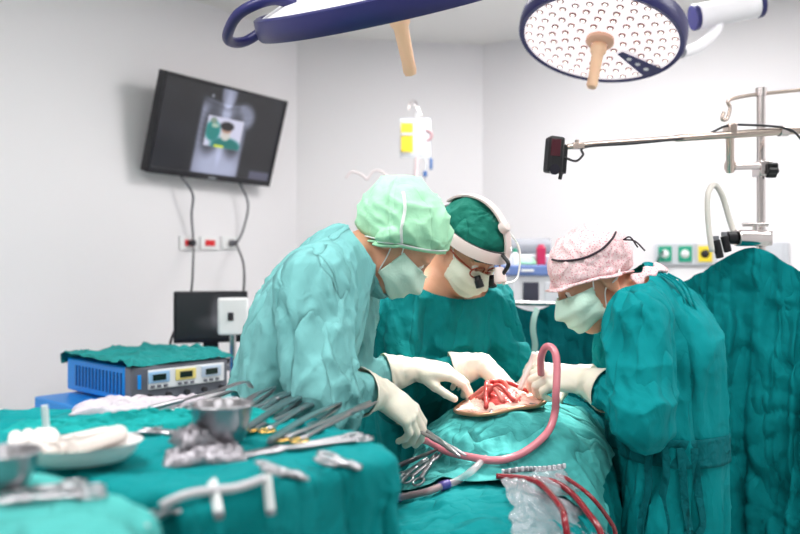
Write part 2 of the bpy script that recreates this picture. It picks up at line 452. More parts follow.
# ------------------------------------------------------------------ wall monitor with a chest film
cx, cy = wall_hit(200.5, 137, K1, dl), None
tvn = nl.copy(); tilt = math.radians(17); up = Vector((tvn.x*math.sin(tilt), tvn.y*math.sin(tilt), math.cos(tilt))); nn = Vector((tvn.x*math.cos(tilt), tvn.y*math.cos(tilt), -math.sin(tilt)))
xx = dl.copy(); TVW, TVH = .86, .505
tc = cx+tvn*.17
def tv(u, v, w=0): return tc+xx*u*TVW/2+up*v*TVH/2+nn*w
R_ = Matrix((xx, -nn, up)).transposed()
TVB = mat('monitor_plastic', srgb(26, 26, 32), .3)
t = thing('wall_monitor', 'black flat screen on the wall showing a chest film, tilted downwards', 'monitor', tuple(tc))
m = MB(); m.box(tc-nn*.028, (TVW, .05, TVH), R_); obj('housing', m, TVB, t, bevel=.006)
m = MB(); bz = .016
for u, v, w_, h_ in ((0, 1, TVW, bz), (0, -1, TVW, bz*2.0), (1, 0, bz, TVH), (-1, 0, bz, TVH)):
    c = tv(u, v, .002)-xx*u*bz/2-up*v*(h_/2 if v else 0); m.box(c, (w_, .012, h_), R_)
obj('bezel', m, TVB, t, bevel=.003)
m = MB(); m.box(tv(-.03, -.955, .009), (.05, .003, .008), R_); obj('brand_mark', m, mat('pale_mark', srgb(170, 172, 178), .4), t, smooth=False)
m = MB(); m.box(tc-nn*.06-up*.02, (.22, .03, .22), R_); m.box(tc-tvn*.105, (.12, .10, .12), Matrix((dl, tvn, Z)).transposed()); m.box(cx+tvn*.012, (.2, .02, .22), Matrix((dl, tvn, Z)).transposed()); obj('wall_bracket', m, TVB, t, smooth=False)
def screen_mesh(name, fn, nu, nv, corner, parent, mname, strength=1.0):
    """screen whose picture is held as colours on a fine mesh"""
    me = MB(); me.grid(lambda u, v: corner(u, v), nu, nv)
    o = obj(name, me, [], parent, smooth=False)
    u, v = np.meshgrid(np.linspace(0, 1, nu), np.linspace(0, 1, nv)); c = fn(u, v).reshape(-1, 3)
    ca = o.data.color_attributes.new('picture', 'FLOAT_COLOR', 'POINT')
    lin = np.where(c > .04045, ((c+.055)/1.055)**2.4, c/12.92); ca.data.foreach_set('color', np.concatenate([lin, np.ones((len(c), 1))], 1).ravel())
    mm = bpy.data.materials.new(mname); mm.use_nodes = True; nt = mm.node_tree; b = nt.nodes['Principled BSDF']
    a = nt.nodes.new('ShaderNodeAttribute'); a.attribute_name = 'picture'; nt.links.new(a.outputs['Color'], b.inputs['Emission Color']); b.inputs['Emission Strength'].default_value = strength
    b.inputs['Base Color'].default_value = (.01, .01, .012, 1); b.inputs['Roughness'].default_value = .25
    o.data.materials.append(mm); return o
def blob(u, v, cu, cv, ru, rv, soft=.5): return 1-sst(1-soft, 1+soft, np.sqrt(((u-cu)/ru)**2+((v-cv)/rv)**2))
def film(u, v):
    q = np.stack([u*6, v*4, 0*u], -1); n = npn(q, 1.3, 5)*.04
    body = blob(u, v, .50, .36, .20, .62, .12)*sst(.92, .80, np.abs(v-.4)*1.0+.42)
    body = np.maximum(sst(.285, .32, u)*sst(.71, .67, u)*sst(.90, .72, v), blob(u, v, .50, .95, .06, .22, .3))
    body = np.maximum(body, blob(u, v, .66, .72, .085, .14, .4))
    lung = np.maximum(blob(u, v, .405, .52, .075, .27, .35), blob(u, v, .60, .50, .070, .25, .35))
    L = .09+.42*body-.26*lung*body+n
    L += .16*blob(u, v, .50, .12, .2, .18, .5)*body+.15*blob(u, v, .505, .6, .035, .4, .4)*body
    for k in range(7): L += .035*np.exp(-(((v-(.34+.06*k))-.9*(np.abs(u-.5)-.1)**2*3)/.010)**2)*body
    L += .14*np.exp(-((v-.80-.25*np.abs(u-.5))/.012)**2)*sst(.3, .36, u)*sst(.68, .62, u)
    c = np.stack([L*.88, L*.91, L*1.05], -1)
    def put(msk, col):
        nonlocal c
        c = c*(1-msk[..., None])+np.array(col)*msk[..., None]
    box = lambda a, b, d, e: sst(a-.006, a+.006, u)*sst(b+.006, b-.006, u)*sst(d-.008, d+.008, v)*sst(e+.008, e-.008, v)
    ins = box(.365, .665, .34, .67); uu, vv = (u-.365)/.30, (v-.34)/.33
    el_ = lambda a, b, c_, d, k=.22: blob(uu, vv, a, b, c_, d, k)
    put(ins, (.74, .74, .82))
    put(ins*el_(.18, .52, .20, .34), (.05, .45, .43)); put(ins*el_(.16, .86, .09, .10), (.45, .52, .46)); put(ins*el_(.22, .70, .10, .07), (.60, .68, .62))
    put(ins*el_(.60, .06, .42, .30), (.04, .40, .38)); put(ins*el_(.55, .42, .13, .17), (.74, .72, .70)); put(ins*el_(.55, .60, .14, .10), (.64, .50, .44))
    put(ins*el_(.55, .74, .19, .15), (.09, .08, .09)); put(ins*box(.45, .53, .335, .365), (.82, .84, .16))
    put(box(.80, .985, .03, .13), (.30, .30, .37)); put(blob(u, v, .37, .88, .012, .018, .3), (.45, .46, .5))
    put(box(.0, 1, .0, .03), (.22, .22, .26))
    return np.clip(c, 0, 1)
screen_mesh('screen', film, 190, 120, lambda u, v: tv((u*2-1)*.972, -.94+v*1.91, .0015), t, 'chest_film_picture', 1.0)

# sockets below it and the two cords
RED = mat('red_socket', srgb(226, 40, 48), .35); WPL = mat('white_plastic', srgb(240, 240, 240), .35); CORD = mat('black_cord', srgb(46, 46, 50), .5)
GREYC = mat('grey_cord', srgb(96, 96, 102), .5)
def plate(name, px, py, p0, d, w, h, label, ins=None, grp=None, n_in=1, gap=.0):
    c = wall_hit(px, py, p0, d); n = inn(d); R = Matrix((d, n, Z)).transposed()
    t = thing(name, label, 'socket', tuple(c+n*.001), grp)
    m = MB(); m.box(c+n*.008, (w, .014, h), R); obj('cover_plate', m, WPL, t, bevel=.003)
    if ins:
        m = MB(); m.box(c+n*.017, (w*.52, .010, h*.42), R); m.box(c+n*.022-d*w*.1, (w*.04, .002, h*.12), R); m.box(c+n*.022+d*w*.1, (w*.04, .002, h*.12), R); obj('socket_insert', m, ins, t, bevel=.001)
    return c, n, t
s1 = plate('wall_socket', 188, 243, K1, dl, .125, .075, 'white wall plate with a red socket and a cord plugged in, under the big screen', RED, 'socket plates under the wall monitor')
s2 = plate('wall_socket', 208, 243, K1, dl, .125, .075, 'white wall plate with a bright red empty socket, middle of three', RED, 'socket plates under the wall monitor')
s3 = plate('wall_socket', 229, 243, K1, dl, .125, .075, 'white wall plate with a white plug, closest to the gowned arm', WPL, 'socket plates under the wall monitor')
def cable(name, pts, r, m, label, cat='cable', n=8, grp=None):
    c = MB(); c.tube(spline(pts, n), r, 8); o = obj(name, c, m, angle=180); tag(o, label, cat, grp); return rebase(o, pts[-1])
b1 = tv(-.45, -1, -.03); b2 = tv(.52, -1, -.03)
w1 = lambda px, py, o=.03: wall_hit(px, py, K1, dl)+nl*o
cable('power_cable', [b1, w1(180, 195, .10), w1(184, 215, .06), w1(188, 238, .04), s1[0]+nl*.03], .006, GREYC, 'dark power cord from the wall monitor to the red socket')
cable('power_cable', [b2, w1(237, 205, .09), w1(237, 230, .05), s3[0]+nl*.032+dl*.03], .006, GREYC, 'dark power cord from the wall monitor to the white plug')
m = MB(); m.box(s3[0]+nl*.033, (.045, .03, .035), Matrix((dl, nl, Z)).transposed()); tag(obj('power_plug', m, GREYC, bevel=.006), 'grey plug pushed into the white wall plate', 'plug')
m = MB(); m.box(s1[0]+nl*.033, (.04, .028, .03), Matrix((dl, nl, Z)).transposed()); tag(obj('power_plug', m, CORD, bevel=.006), 'black plug pushed into the red socket', 'plug')

# lower workstation: cart, dark monitor and the white wall box
D0 = 3.55
t = thing('computer_monitor', 'dark switched-off monitor standing behind the blue machine', 'monitor', tuple(P(212, 345, D0)))
c = P(211, 317, D0); ax = Vector((1, .28, 0)).normalized(); an = Vector((ax.y, -ax.x, 0)); R = Matrix((ax, -an, Z)).transposed()
m = MB(); m.box(c-an*.02, (.33, .04, .235), R); obj('housing', m, TVB, t, bevel=.006)
def dim(u, v):  # faint glow and soft bright patches painted into the switched-off screen
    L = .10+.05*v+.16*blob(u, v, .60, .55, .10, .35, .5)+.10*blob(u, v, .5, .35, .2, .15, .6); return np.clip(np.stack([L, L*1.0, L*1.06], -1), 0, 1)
screen_mesh('screen', dim, 60, 40, lambda u, v: c+ax*(u-.5)*.305+Z*(v-.47)*.205+an*.0015, t, 'dim_screen_glow', .8)
m = MB(); m.box(c-an*.03-Z*.15, (.07, .03, .10), R); m.box(c-Z*.195-an*.03, (.22, .16, .015), R); obj('monitor_stand', m, TVB, t, bevel=.004)
STEEL = mat('brushed_steel', srgb(200, 198, 198), .25, 1.0)
GREYP = mat('grey_plastic', srgb(120, 122, 128), .4)
ztop = c.z-.205
t = thing('equipment_cart', 'grey cart carrying the dark monitor behind the blue machine', 'cart', (c.x, c.y, 0))
def slab(z, h, w=.46, d=.32, nm='shelf', dx=0): m = MB(); m.box(Vector((c.x+dx, c.y, z))-an*.05, (w, d, h), R); return obj(nm, m, GREYP, t, bevel=.006)
slab(ztop-.015, .03, nm='top'); slab(.35, .03)
for sx in (-1, 1):
    for sy in (-1, 1):
        m = MB(); q = Vector((c.x, c.y, 0))-an*.05+ax*sx*.20+an*sy*.13; m.tube([q+Z*.06, q+Z*(ztop-.03)], .016, 10); lg = obj('post', m, STEEL, t)
        m = MB(); m.lathe([(.001, -.014), (.03, -.014), (.03, .014), (.001, .014)], 16, Matrix.Translation(q+Z*.03) @ Matrix.Rotation(PI/2, 4, 'X')); obj('caster', m, BLACK if 'BLACK' in globals() else CORD, lg)
wc = P(233, 316, 3.3)
t = thing('control_box', 'white square box with a dark port in front of the dark monitor', 'device', tuple(wc))
m = MB(); m.box(wc, (.125, .07, .155), R); obj('box_body', m, WPL, t, bevel=.008)
m = MB(); m.box(wc+an*.037-ax*.012, (.024, .006, .034), R); obj('port', m, CORD, t, bevel=.002)
m = MB(); m.tube([wc-Z*.07-an*.02, Vector((wc.x, wc.y, .05))-an*.02], .014, 10); pl_ = obj('support_pole', m, STEEL, t)
m = MB(); m.lathe([(.001, 0), (.16, 0), (.16, .02), (.03, .05), (.001, .05)], 24, Matrix.Translation(Vector((wc.x, wc.y, 0))-an*.02)); obj('pole_base', m, GREYP, t)
cable('signal_cable', [s1[0]+nl*.045-Z*.01, P(193, 265, 3.9), P(192, 285, 3.7), P(190, 300, 3.62)], .005, CORD, 'black cord hanging from the red socket to the dark monitor')
cable('signal_cable', [s3[0]+nl*.045+dl*.01, P(243, 262, 4.2), P(244, 285, 3.95), P(240, 310, 3.7), P(236, 325, 3.6)], .006, CORD, 'black looped cord hanging from the white plug beside the gowned arm')
cable('signal_cable', [c-ax*.12-Z*.05-an*.06, P(178, 325, 3.6), P(170, 345, 3.6), P(172, 370, 3.6)], .006, CORD, 'black cord looping out from the left of the dark monitor')

# ------------------------------------------------------------------ people: bodies, gowns, caps, masks, gloves
def head_sdf(q):
    """head in its own frame: x right, y forward, z up, origin between the ears"""
    d = ellip(q, (0, -.008, .038), (.077, .100, .090))
    d = smin(d, ellip(q, (0, .030, -.040), (.060, .070, .078)), .03)
    d = smin(d, ellip(q, (0, .066, -.094), (.026, .024, .022)), .03)            # chin
    for s in (-1, 1):
        d = smin(d, ellip(q, (s*.036, .066, -.022), (.024, .022, .020)), .015)  # cheek
        d = smin(d, ellip(q, (s*.030, .084, .030), (.030, .014, .010)), .015)   # brow
        d = smax(d, -ellip(q, (s*.033, .100, .010), (.018, .018, .013)), .014)  # eye socket
        d = smin(d, ellip(q, (s*.033, .080, .010), (.0145, .0130, .0125)), .004)
        d = smin(d, ellip(q, (s*.078, -.012, -.008), (.010, .020, .031)), .006) # ear
        d = smax(d, -ellip(q, (s*.088, -.004, -.006), (.007, .009, .016)), .005)
    d = smin(d, rcone(q, (0, .090, .016), (0, .113, -.024), .009, .014), .010)  # nose
    for s in (-1, 1): d = smin(d, ellip(q, (s*.012, .102, -.030), (.009, .011, .008)), .006)
    d = smin(d, ellip(q, (0, .090, -.058), (.024, .010, .007)), .006)           # lips
    d = smin(d, ellip(q, (0, .088, -.069), (.020, .010, .007)), .006)
    return d
SKIN = mat('skin', srgb(214, 160, 130), .5, bump=.08, bscale=220, sss=.15)
EYE = mat('eye_white', srgb(238, 235, 230), .15)
IRIS = mat('iris', srgb(50, 32, 22), .15)
GLOVE = mat('latex_glove', srgb(240, 230, 212), .45, bump=.12, bscale=70, sss=.1)

class Body:
    pass
def make_body(J, label, group, skin=SKIN):
    B = Body(); B.J = J
    f, s = A3(J['face']), A3(J['side'])
    H = frame(J['hf'], J['hu']); hc = A3(J['head']); B.H = H; B.hc = hc
    nb, ch, hp = A3(J['neck']), A3(J['chest']), A3(J['hip'])
    loc = lambda p: (p-hc)@H
    skull_base = hc+H@A3((0, -.030, -.060))
    def fn(p, slim=0):
        d = econe(p, hp, ch, .150, .155, s, .68)
        d = smin(d, econe(p, ch, nb-(nb-ch)*.25, .150, .085, s, .65), .06)
        d = smin(d, rcone(p, nb-(nb-ch)*.12, skull_base, .060, .052), .03)
        d = smin(d, head_sdf(loc(p)), .018)
        for k in ('R', 'L'):
            sh, el, wr = J['sh'+k], J['el'+k], J['wr'+k]
            d = smin(d, rcone(p, nb-(nb-ch)*.2, sh, .055, .058), .05)
            a = smin(rcone(p, sh, el, .054-slim, .042-slim), rcone(p, el, wr, .042-slim, .027-slim*.4), .012)
            d = smin(d, a, .02)
            kn, an = A3(J['kn'+k]), A3(J['an'+k])
            hj = hp+s*(.09 if k == 'R' else -.09)-A3((0, 0, .05))
            l = smin(rcone(p, hj, kn, .085, .058), rcone(p, kn, an, .056, .040), .02)
            l = smin(l, rcone(p, an-A3((0, 0, .03)), an-A3((0, 0, .045))+f*.14, .04, .03), .03)
            d = smin(d, l, .03)
        return d
    pts = np.array([hc, nb, hp]+[A3(J[k+z]) for k in ('sh', 'el', 'wr', 'kn', 'an') for z in 'RL'])
    lo, hi = pts.min(0)-.2, pts.max(0)+.2; lo[2] = -.005
    B.fn = fn; B.lo = lo; B.hi = hi
    v, fc = surface(lambda p: fn(p, .012), lo, hi, .02, (hc-.15, hc+.15, .006))
    B.col = surface(lambda p: fn(p)-.004, lo, hi, .022)
    o = obj('person', (v, fc), skin, angle=180)
    base = hp.copy(); base[2] = 0
    rebase(o, base); tag(o, label, 'person', group); B.o = o
    e, ir = MB(), MB()
    for sx in (-1, 1):
        c = hc+H@A3((sx*.033, .082, .010)); M = Matrix.Translation(Vector(c)) @ Matrix(H.tolist()).to_4x4() @ Matrix.Rotation(-PI/2, 4, 'X')
        e = MB(); e.lathe([(.0125*math.sin(t), .0125*math.cos(t)) for t in np.linspace(.02, PI-.02, 12)], 16, M)
        ir.lathe([(.0058*k, .0126-.0015*k*k) for k in (.02, .5, 1)], 14, M, cap=True)
        eo = obj('eye', e, EYE, o); obj('iris', ir, IRIS, eo); ir = MB()
    return B

def make_gown(B, m, key, frames=26, shrink=-.08, waist=.17, hem=.22, sl=1.0, tail=.0, h=.014, bend=.05, stiff=80, q=6, fold=1.0, collar=.03, neck_r=.072, lean=.3):
    J = B.J; f, s = A3(J['face']), A3(J['side'])
    nb, ch, hp = A3(J['neck']), A3(J['chest']), A3(J['hip'])
    ft = (A3(J['anR'])+A3(J['anL']))/2; ft[2] = hem
    def fn(p):
        d = econe(p, hp, ch, waist, .175, s, .78)
        d = smin(d, econe(p, ch, nb-(nb-ch)*.2, .172, .098, s, .75), .06)
        d = smin(d, econe(p, hp, ft, waist, .24, s, .9), .05)
        for k in ('R', 'L'):
            sh, el, wr = A3(J['sh'+k]), A3(J['el'+k]), A3(J['wr'+k])
            d = smin(d, rcone(p, nb-(nb-ch)*.2, sh, .070, .088*sl), .05)
            a = smin(rcone(p, sh, el, .088*sl, .080*sl), rcone(p, el, el+(wr-el)*.93, .080*sl, .036), .02)
            d = smin(d, a, .025)
        return d
    up0 = B.hc-nb; up0 = up0/np.linalg.norm(up0)
    fn0 = fn
    fn = lambda p: smin(fn0(p), rcone(p, nb-up0*.03, nb+up0*(collar+.04), .088, neck_r), .03)
    v, fc = surface(fn, B.lo-.12, B.hi+.12, h)
    nd = (nb-ch)/np.linalg.norm(nb-ch)
    keep = v[:, 2] > hem+.01
    up = (1-lean)*up0+lean*nd; up /= np.linalg.norm(up)
    keep &= ~(((v-nb)@up > collar) & (np.linalg.norm(v-nb, axis=1) < .14))
    for k in ('R', 'L'):
        el, wr = A3(J['el'+k]), A3(J['wr'+k]); d = (wr-el)/np.linalg.norm(wr-el); c = el+(wr-el)*.88
        keep &= ~(((v-c)@d > 0) & (np.linalg.norm(v-c, axis=1) < .064))
    v, fc = cut(v, fc, keep); v, fc = biggest(v, fc); v = smooth_rim(relax(v, fc, 2), fc)
    pin = np.zeros(len(v))
    pin[((v-nb)@up > collar-.035) & (np.linalg.norm(v-nb, axis=1) < .16)] = 1
    for k in ('R', 'L'):
        el, wr = A3(J['el'+k]), A3(J['wr'+k]); d = (wr-el)/np.linalg.norm(wr-el); c = el+(wr-el)*.88
        pin[((v-c)@d > -.03) & (np.linalg.norm(v-c, axis=1) < .08)] = 1
    belt = hp+(ch-hp)*.18
    if J.get('belt') is not None: belt = A3(J['belt'])
    ax = A3((0, 0, 1))
    wpin = np.abs((v-belt)@ax) < .012
    pin[wpin & (np.linalg.norm((v-belt)[:, :2], axis=1) < .25)] = np.maximum(pin[wpin & (np.linalg.norm((v-belt)[:, :2], axis=1) < .25)], .3)
    out = simulate(v, fc, [B.col], pin, frames, shrink, q, .25, stiff, bend, 1.0, .006, key=key)
    out = relax(out, fc, 1, .3)
    out, fc = refine(out, fc)
    out = out+vnormals(out, fc)*gown_folds(B, out, fold)[:, None]
    for _ in range(3): out = out+vnormals(out, fc)*np.clip(.009-B.fn(out), 0, .02)[:, None]
    B.gv, B.gf = out, fc
    return obj('gown', (out, fc), m, B.o, angle=180)
def gown_folds(B, v, k=1.0):
    J = B.J; f, s = A3(J['face']), A3(J['side']); f = f/np.linalg.norm(f); s = s/np.linalg.norm(s)
    nb, ch, hp = A3(J['neck']), A3(J['chest']), A3(J['hip'])
    n1 = npn(v, 7, 1)+.5*npn(v, 15, 2); n2 = npn(v, 4, 3)+.5*npn(v, 9, 4); n3 = npn(v, 3.2, 5)
    d = np.zeros(len(v)); ws = np.zeros(len(v))
    for kk in ('R', 'L'):
        sh, el, wr = A3(J['sh'+kk]), A3(J['el'+kk]), A3(J['wr'+kk])
        for a, b, up in ((sh, el, True), (el, wr, False)):
            ax = b-a; L = np.linalg.norm(ax); ax = ax/L; q = v-a; t = q@ax; r = q-t[:, None]*ax
            e1 = np.cross(ax, f); e1 /= np.linalg.norm(e1); e2 = np.cross(ax, e1)
            ph = np.arctan2(r@e2, r@e1); rr = np.linalg.norm(r, axis=1)
            qn = np.stack([r@e1, r@e2, t*.28], 1); n1 = npn(qn, 9, 1)+.4*npn(qn, 20, 2); n2 = npn(qn, 6, 3)+.4*npn(qn, 13, 4)
            w = sst(.15, .11, rr)*sst(-.06, .03, t)*sst(L+.10, L+.02, t)
            el_d = (L-t) if up else t
            near = np.exp(-(el_d/.10)**2)
            x = .009*near*ridge(t*34+1.6*np.sin(ph+1)+1.9*n1)+.008*ridge(ph*1.5+t*(9 if up else 16)+1.7*n2)*(1-.6*near)
            x += .006*ridge(ph*3+t*22+2.2*n1)*(.3+.7*(n3 > 0))
            if not up: x += .006*sst(.35*L, .9*L, t)*ridge(t*75+1.5*n1)
            if not up: x = x*sst(.86*L, .62*L, t)
            d = np.where(w > ws, x*w, d); ws = np.maximum(ws, w)
    qn = v*np.array([1, 1, .3]); n1 = npn(qn, 8, 1)+.4*npn(qn, 18, 2); n2 = npn(qn, 5, 3)+.4*npn(qn, 11, 4)
    ax = np.array([0, 0, 1.]); q = v-hp; ph = np.arctan2(q@f, q@s); z = v[:, 2]-hp[2]-.05
    low = sst(.02, -.25, z); up = np.exp(-((z-.06)/.13)**2)
    t = .026*low*ridge(ph*3.5+1.3*n2+.4*n1)+.010*low*ridge(ph*8+2*n1)
    t += .012*up*ridge(ph*4+z*6+1.6*n2)+.009*sst(.05, .25, z)*ridge(ph*2.2-z*11+2.3*n2)+.004*ridge(z*9+ph*3+2.6*n1)
    return k*(d+(1-ws)*t-.004)

def make_glove(B, k, palm_n, curl, hdir=None, thumb=(.6, .7, -.4), spread=.0, cuff=.085, name='glove', pinch=0, label=None, h=.003, thumb_curl=.35):
    J = B.J; wr, el = A3(J['wr'+k]), A3(J['el'+k])
    fd = (wr-el)/np.linalg.norm(wr-el)
    x = A3(hdir) if hdir is not None else fd; x = x/np.linalg.norm(x)
    z = -A3(palm_n); z = z-x*(z@x); z /= np.linalg.norm(z)
    y = np.cross(z, x)
    R = np.stack([x, y, z], 1); mir = 1 if k == 'R' else -1
    cd = R.T@fd
    fing = []
    spec = [(.028, .092, (.043, .027, .022), .0098), (.008, .096, (.047, .031, .023), .0100), (-.013, .091, (.043, .029, .022), .0095), (-.031, .082, (.034, .021, .020), .0085)]
    for i, (by, bx, L, r) in enumerate(spec):
        c = curl[i] if hasattr(curl[i], '__len__') else (curl[i], curl[i]*1.15, curl[i]*.8)
        p = A3((bx, by*mir, 0)); a = 0; ch = [p]; sp = spread*(by/.03)
        for j in range(3):
            a += c[j]; dd = A3((math.cos(a)*math.cos(sp), math.sin(sp)*mir*math.cos(a), -math.sin(a)))
            p = p+dd*L[j]; ch.append(p)
        fing.append((ch, r))
    t = A3((thumb[0], thumb[1]*mir, thumb[2])); t /= np.linalg.norm(t)
    tb = A3((.022, .022*mir, -.008)); tch = [tb, tb+t*.046]
    fwd = A3((1, 0, -.15)); t2 = t+fwd*thumb_curl; t2 /= np.linalg.norm(t2); tch.append(tch[-1]+t2*.034)
    t3 = t2+fwd*thumb_curl; t3 /= np.linalg.norm(t3); tch.append(tch[-1]+t3*.026)
    def fn(p):
        d = econe(p, (0, 0, 0), (.05, 0, 0), .031, .037, (0, 1, 0), .62)
        for ch, r in fing: d = smin(d, rcone(p, (.02, ch[0][1]*.7, 0), ch[0], .017, .0115), .014)
        d = smin(d, rcone(p, tb, tch[1], .017, .0125), .014)
        d = smin(d, rcone(p, -cd*.0, -cd*.06, .030, .039), .02)
        d = smin(d, rcone(p, -cd*.05, -cd*cuff, .044, .056), .01)
        for ch, r in fing+[(tch, .0115)]:
            g = smin(rcone(p, ch[0], ch[1], r*1.08, r), rcone(p, ch[1], ch[2], r, r*.92), .003)
            g = smin(g, rcone(p, ch[2], ch[3], r*.92, r*.78), .003)
            d = smin(d, g, .0045)
        w = np.sin(p[..., 0]*260+3*np.sin(p[..., 1]*70)+p[..., 2]*120)*.0009*np.clip(1-p[..., 0]/.03, 0, 1)
        return d+w
    allp = np.array([q for ch, r in fing for q in ch]+tch+[A3((0, 0, 0)), -cd*cuff])
    v, fc = surface(fn, allp.min(0)-.055, allp.max(0)+.055, h)
    keep = (v@cd) > -cuff-.005
    v, fc = cut(v, fc, keep); v, fc = biggest(v, fc); v = smooth_rim(v, fc, 14)
    v = v@R.T+wr
    o = obj(name, (v, fc), GLOVE, B.o, angle=180, solid=.0015)
    tips = [R@ch[-1]+wr for ch, r in fing]; return o, tips, R@tch[-1]+wr

def wrap(B, nu, nv, ray, off, mname, m, thick=.002, closed=True, c0=(0, 0, .03), **kw):
    """cloth wrapped on a head: for each (u, v) a ray from the head's middle, pushed off the head by `off`"""
    u, v = np.meshgrid(np.arange(nu)/(nu if closed else nu-1), np.arange(nv)/(nv-1))
    d = ray(u, v); d = d/np.linalg.norm(d, axis=-1, keepdims=True)
    c = A3(c0); lo = np.zeros(u.shape); hi = np.full(u.shape, .3)
    for _ in range(22):
        mid = (lo+hi)/2; ins = head_sdf(c+d*mid[..., None]) < 0
        lo = np.where(ins, mid, lo); hi = np.where(ins, hi, mid)
    r = lo+off(u, v, d, lo)
    p = c+d*r[..., None]
    pw = (p.reshape(-1, 3))@B.H.T+B.hc
    fs = []
    for j in range(nv-1):
        for i in range(nu if closed else nu-1):
            a, b = j*nu+i, j*nu+(i+1) % nu
            fs.append((a, b, b+nu, a+nu))
    o = obj(mname, (pw, fs), m, B.o, angle=180, solid=thick, **kw)
    return o, pw.reshape(nv, nu, 3)
def fb(d, s, o=0, octv=4):
    """fractal noise on an array of directions"""
    out = 0; a = 1
    for k in range(octv): out = out+a*npn(d, s*2**k, 11+o+k); a *= .5
    return out
def headpt(B, x, y, z): return B.hc+B.H@A3((x, y, z))
def on_head(B, d, off, c0=(0, 0, .03)):
    d = A3(d); d = d/np.linalg.norm(d); lo, hi = 0, .3; c = A3(c0)
    for _ in range(22):
        m = (lo+hi)/2
        if head_sdf((c+d*m)[None])[0] < 0: lo = m
        else: hi = m
    return Vector(B.hc+B.H@(c+d*(lo+off)))

def V3(px, py, Y): return A3(P(px, py, Y))
GOWN_L = cloth_mat('pale_teal_cotton', srgb(116, 178, 178), crumple=.5, fold=.6)
GOWN_D = cloth_mat('teal_cotton', srgb(0, 114, 116))
GOWN_C = cloth_mat('bright_teal_cotton', srgb(0, 134, 139))
CAP_G = cloth_mat('light_green_cotton', srgb(170, 226, 188), crumple=.14, fold=.3, scale=14)
CAP_D = cloth_mat('dark_green_cotton', srgb(22, 104, 90), crumple=.35, scale=14)
MASK = mat('mask_fabric', srgb(196, 226, 210), .8, bump=.15, bscale=160)
WHITE_CLOTH = mat('white_strap_cotton', srgb(238, 240, 238), .8, bump=.1, bscale=200)
PPL = 'surgical team around the operating table'
def legs(J, gap=.1):
    h = J['hip']; s = A3(J['side']); s /= np.linalg.norm(s); f = A3(J['face']); f /= np.linalg.norm(f)
    for k, y in (('R', gap), ('L', -gap)):
        J['kn'+k] = A3((h[0]+s[0]*y+.03*f[0], h[1]+s[1]*y+.03*f[1], h[2]*.53)); J['an'+k] = A3((h[0]+s[0]*y-.02*f[0], h[1]+s[1]*y-.02*f[1], .075))
    return J
def cap_ray(rim_front, rim_back, pw=1.0):
    """rays from the crown down to a rim whose height differs front and back"""
    def ray(u, v):
        a = u*2*PI; cf = ((1+np.cos(a))/2)**pw
        low = rim_front*cf+rim_back*(1-cf)               # elevation of the rim
        el = PI/2*(1-v)+low*v
        return np.stack([np.sin(a)*np.cos(el), np.cos(a)*np.cos(el), np.sin(el)], -1)
    return ray
def make_mask(B, drop=0, m=MASK, pleats=3):
    """pleated face mask over nose, mouth and chin with its two ear straps"""
    def ray(u, v):
        a = (u-.5)*2*1.38; z = .42-1.30*v+.10*np.cos(a*1.3)*(1-v)-.15*(1-np.cos(a))*(v-.5)
        return np.stack([np.sin(a), np.cos(a)*1.0, z*.95-.30], -1)
    def off(u, v, d, r):
        c = np.cos((u-.5)*PI)
        o = .006+.020*c*np.sin(v*PI)**.7+.004*ridge(v*PI*(pleats+.5))*np.sin(u*PI)+.003*fb(d, 6)
        return o
    # smooth the reach so the mask bridges nose and chin as cloth does
    o, pw = wrap(B, 44, 30, ray, off, 'face_mask', m, .0022, closed=False, c0=(0, .02, -.01))
    g = pw.copy()
    for _ in range(10):
        g[1:-1, 1:-1] = .5*g[1:-1, 1:-1]+.125*(g[:-2, 1:-1]+g[2:, 1:-1]+g[1:-1, :-2]+g[1:-1, 2:])
        out = (g-B.hc)@B.H
    # stay outside the face
    for _ in range(3):
        dd = head_sdf(out); out[..., 1] += np.clip(.005-dd, 0, .02)
    # pleats across the front
    U, V = np.meshgrid(np.linspace(0, 1, 44), np.linspace(0, 1, 30)); out[..., 1] += .0035*(ridge(V*PI*(pleats+.4))-.5)*np.sin(U*PI)
    g = out@B.H.T+B.hc
    o.data.vertices.foreach_set('co', (g.reshape(-1, 3)-A3(B.o['_off'])).ravel()); o.data.update()
    B.mask = g
    return g
def strap(B, pts, r=.0035, m=WHITE_CLOTH, name='mask_strap', parent=None, flat=.45):
    s = MB(); s.tube(spline(pts, 6), r, 8, flat=flat); return obj(name, s, m, parent or B.o, angle=180)

# ---------------------------------------------------------------- left assistant, in profile
JA = legs(dict(face=(1, .1, 0), side=(.1, -1, 0), hf=(.62, .02, -.78), hu=(.78, 0, .62),
    head=V3(395, 242, 1.95), neck=V3(346, 256, 1.92), chest=V3(305, 320, 1.88), hip=V3(262, 442, 1.88),
    shR=V3(310, 281, 1.71), elR=V3(318, 393, 1.60), wrR=V3(380, 392, 1.79),
    shL=V3(345, 285, 2.05), elL=V3(340, 382, 2.06), wrL=V3(416, 369, 2.13)))
BA = make_body(JA, 'person in a pale teal gown and light green cap, bending over from the left side', PPL)
make_gown(BA, GOWN_L, 'gownA', waist=.175, collar=.045, neck_r=.068, fold=1.35)
gl, tipsA, thA = make_glove(BA, 'R', (.2, .5, -1), [.45, .5, .6, .65], hdir=(.72, .1, -.55), thumb=(.75, .45, -.5))
make_glove(BA, 'L', (.1, .3, -1), [.45, .5, .55, .65], hdir=(1, -.05, -.1), thumb=(.8, .5, -.4))
